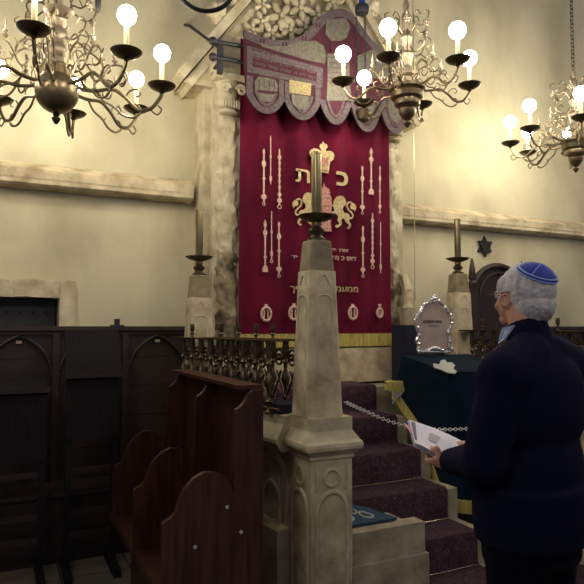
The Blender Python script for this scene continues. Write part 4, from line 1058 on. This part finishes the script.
# trousers
tr = B(); tr.loft([[V((-.012+.195*math.cos(a)*k_, .012+.160*math.sin(a)*k_, z)) for a in [2*PI*i/24 for i in range(24)]] for z, k_ in ((.74, 1.0), (.82, 1.0), (.90, .85))])
for s_ in (-1, 1): tr.chain([(s_*.092-.01, .01, .84), (s_*.098, .02, .50), (s_*.10, -.01, .10)], [.122, .09, .072], 14)
tr.build('trousers', 'trousers', man, local=True, remesh=.011, sm=5)
for s_ in (-1, 1):
    b = B(); b.chain([(s_*.10, -.05, .05), (s_*.105, .06, .05), (s_*.115, .17, .035)], [.048, .046, .036], 10)
    for v in b.bm.verts: v.co.z = max(v.co.z, .004)
    b.build('shoe', 'shoe', man, local=True)
# hair: shell over the skull, cut back from the face and neck
hr = B()
hr.ball(hc+V((0, -.025, .022)), (.088, .110, .101), 22)
hr.ball(hc+V((0, -.056, -.035)), (.076, .074, .072), 16)
hr.ball(hc+V((0, -.060, -.075)), (.058, .042, .045), 14)
for s_ in (-1, 1):
    hr.ball(hc+V((s_*.068, .020, .030)), (.016, .036, .045), 10); hr.cap(hc+V((s_*.072, .030, .0)), hc+V((s_*.073, .030, -.022)), .010, .006, 8)
ho = hr.build('hair', 'hair', man, local=True, remesh=.004, sm=2)
me = ho.data; bm = bmesh.new(); bm.from_mesh(me)
dele = []
for v in bm.verts:
    q = v.co-hc
    if q.y > .052 + .30*max(0, q.z-.0) and q.z < .082: dele.append(v)
    elif abs(q.x) > .05 and q.y > -.022 and q.y < .024 and q.z < .010: dele.append(v)
    elif abs(q.x) > .05 and q.y >= .024 and q.z < -.025: dele.append(v)
    elif q.z < -.10: dele.append(v)
for v in bm.verts:
    n_ = noise.noise(v.co*90)*.002+noise.noise(V((v.co.x*60, v.co.y*60, v.co.z*22)))*.003; v.co += v.normal*n_
bmesh.ops.delete(bm, geom=dele, context='VERTS'); bm.to_mesh(me); bm.free(); hrot(ho)
# kippah
kc = hc+V((0, -.044, .028)); kax = V((0, -.50, .87)).normalized()
Q = kax.to_track_quat('Z', 'Y').to_matrix()
def dome(a, t_, r=.094):
    th = R(52)*t_; rr = r*math.sin(th); z = r*math.cos(th)*1.10-.002
    return kc+Q @ V((rr*math.cos(a), rr*math.sin(a), z-.008))
b = B(); b.grid(lambda u, v: dome(u*2*PI, .02+.98*v), 40, 14); bmesh.ops.remove_doubles(b.bm, verts=b.bm.verts, dist=.0005); hrot(b.build('kippah', 'kippah_blue', man, local=True, solid=.004))
b = B(); b.tube([dome(2*PI*i/40, 1.0, .095) for i in range(41)], .0022, 5); b.tube([dome(2*PI*i/40, .88, .0965) for i in range(41)], .0028, 5)
for k in range(4): b.tube([dome(k*PI/2+.5, .05+.83*j/8, .0962) for j in range(9)], .0015, 5)
hrot(b.build('kippah_trim', 'kippah_trim', man, local=True))
# glasses
g = B()
for s_ in (-1, 1):
    c = hc+V((s_*.034, .112, -.002)); ring = [c+V((.024*math.cos(a), -.006*abs(math.cos(a))*0, .016*math.sin(a))) for a in [2*PI*i/18 for i in range(19)]]
    g.tube(ring, .0022, 5); g.tube([hc+V((s_*.058, .110, .004)), hc+V((s_*.078, .095, .006)), hc+V((s_*.086, .03, .004)), hc+V((s_*.086, -.005, .0))], .0022, 5)
g.tube([hc+V((-.010, .114, .004)), hc+V((.010, .114, .004))], .002, 5)
hrot(g.build('glasses', 'glasses', man, local=True))
g = B()
for s_ in (-1, 1):
    c = hc+V((s_*.034, .112, -.002)); g.plate([c+V((.023*math.cos(a), 0, .015*math.sin(a))) for a in [2*PI*i/16 for i in range(16)]], (0, .001, 0))
hrot(g.build('lenses', 'glass_lens', man, local=True))
for s_ in (-1, 1): e = B(); e.ball(hc+V((s_*.032, .093, .0)), .0095, 10); hrot(e.build('eye', 'shirt', man, local=True))
# booklet
MM = Matrix.LocRotScale(man.location, man.rotation_euler, None)
w = [MM @ p for p in bk]; nW = (w[1]-w[0]).cross(w[3]-w[0]).normalized(); nW = nW if nW.z > 0 else -nW
bo = thing('booklet', tuple((w[0]+w[1]+w[2]+w[3])/4), 'white printed booklet held open in the man\'s hands', 'booklet')
def sheet(u, v, lift=0): p = w[0].lerp(w[1], u).lerp(w[3].lerp(w[2], u), v); return p+nW*(.010*math.sin(u*PI)*(1-.3*v)+lift)
for k, mm in ((0, 'paper_grey'), (1, 'paper_grey'), (2, 'paper')):
    b = B(); b.grid(lambda u, v: sheet(u*(1-.02*(2-k))-.01*(2-k), v, .003*k)+V((0, 0, -.006*(2-k)*v)), 10, 8); b.build('page', mm, bo, solid=.0015)
b = B(); b.grid(lambda u, v: sheet(.02+.07*u, .08+.80*v, .0085), 3, 8); b.build('printed_stripe', 'paper_violet', bo, solid=.0006)
b = B(); b.plate([sheet(-.01, .30, .003), sheet(-.12, .25, .006), sheet(-.02, .62, .003), sheet(.03, .55, .003)], nW*.0012); b.build('pink_flap', 'paper_pink', bo, smooth=False)
b = B(); b.grid(lambda u, v: sheet(.36+.20*u, .30+.35*v, .0085), 3, 3); b.build('printed_photo', 'paper_grey', bo, solid=.0006)
# ------------------------------------------------------------------ light
Wd = bpy.data.worlds.new('world'); SC.world = Wd; Wd.use_nodes = True
Wd.node_tree.nodes['Background'].inputs[0].default_value = (.62, .62, .78, 1); Wd.node_tree.nodes['Background'].inputs[1].default_value = .16
for i, (x, y, z, e_) in enumerate(((-.9, .6, 3.3, 42), (2.4, .0, 3.6, 48), (4.6, 1.6, 3.6, 38))):  # added fill lamps out of view, standing in for the room's other chandeliers
    l = bpy.data.lights.new('unseen_fill_light', 'POINT'); l.energy = e_; l.color = (1, .875, .68); l.shadow_soft_size = .30
    o = bpy.data.objects.new('unseen_fill_light', l); o.location = (x, y, z); COL.objects.link(o)
SC.view_settings.view_transform = 'Standard'; SC.view_settings.look = 'None'; SC.view_settings.exposure = .3; SC.view_settings.gamma = 1
SC.cycles.use_denoising = True; SC.cycles.max_bounces = 6
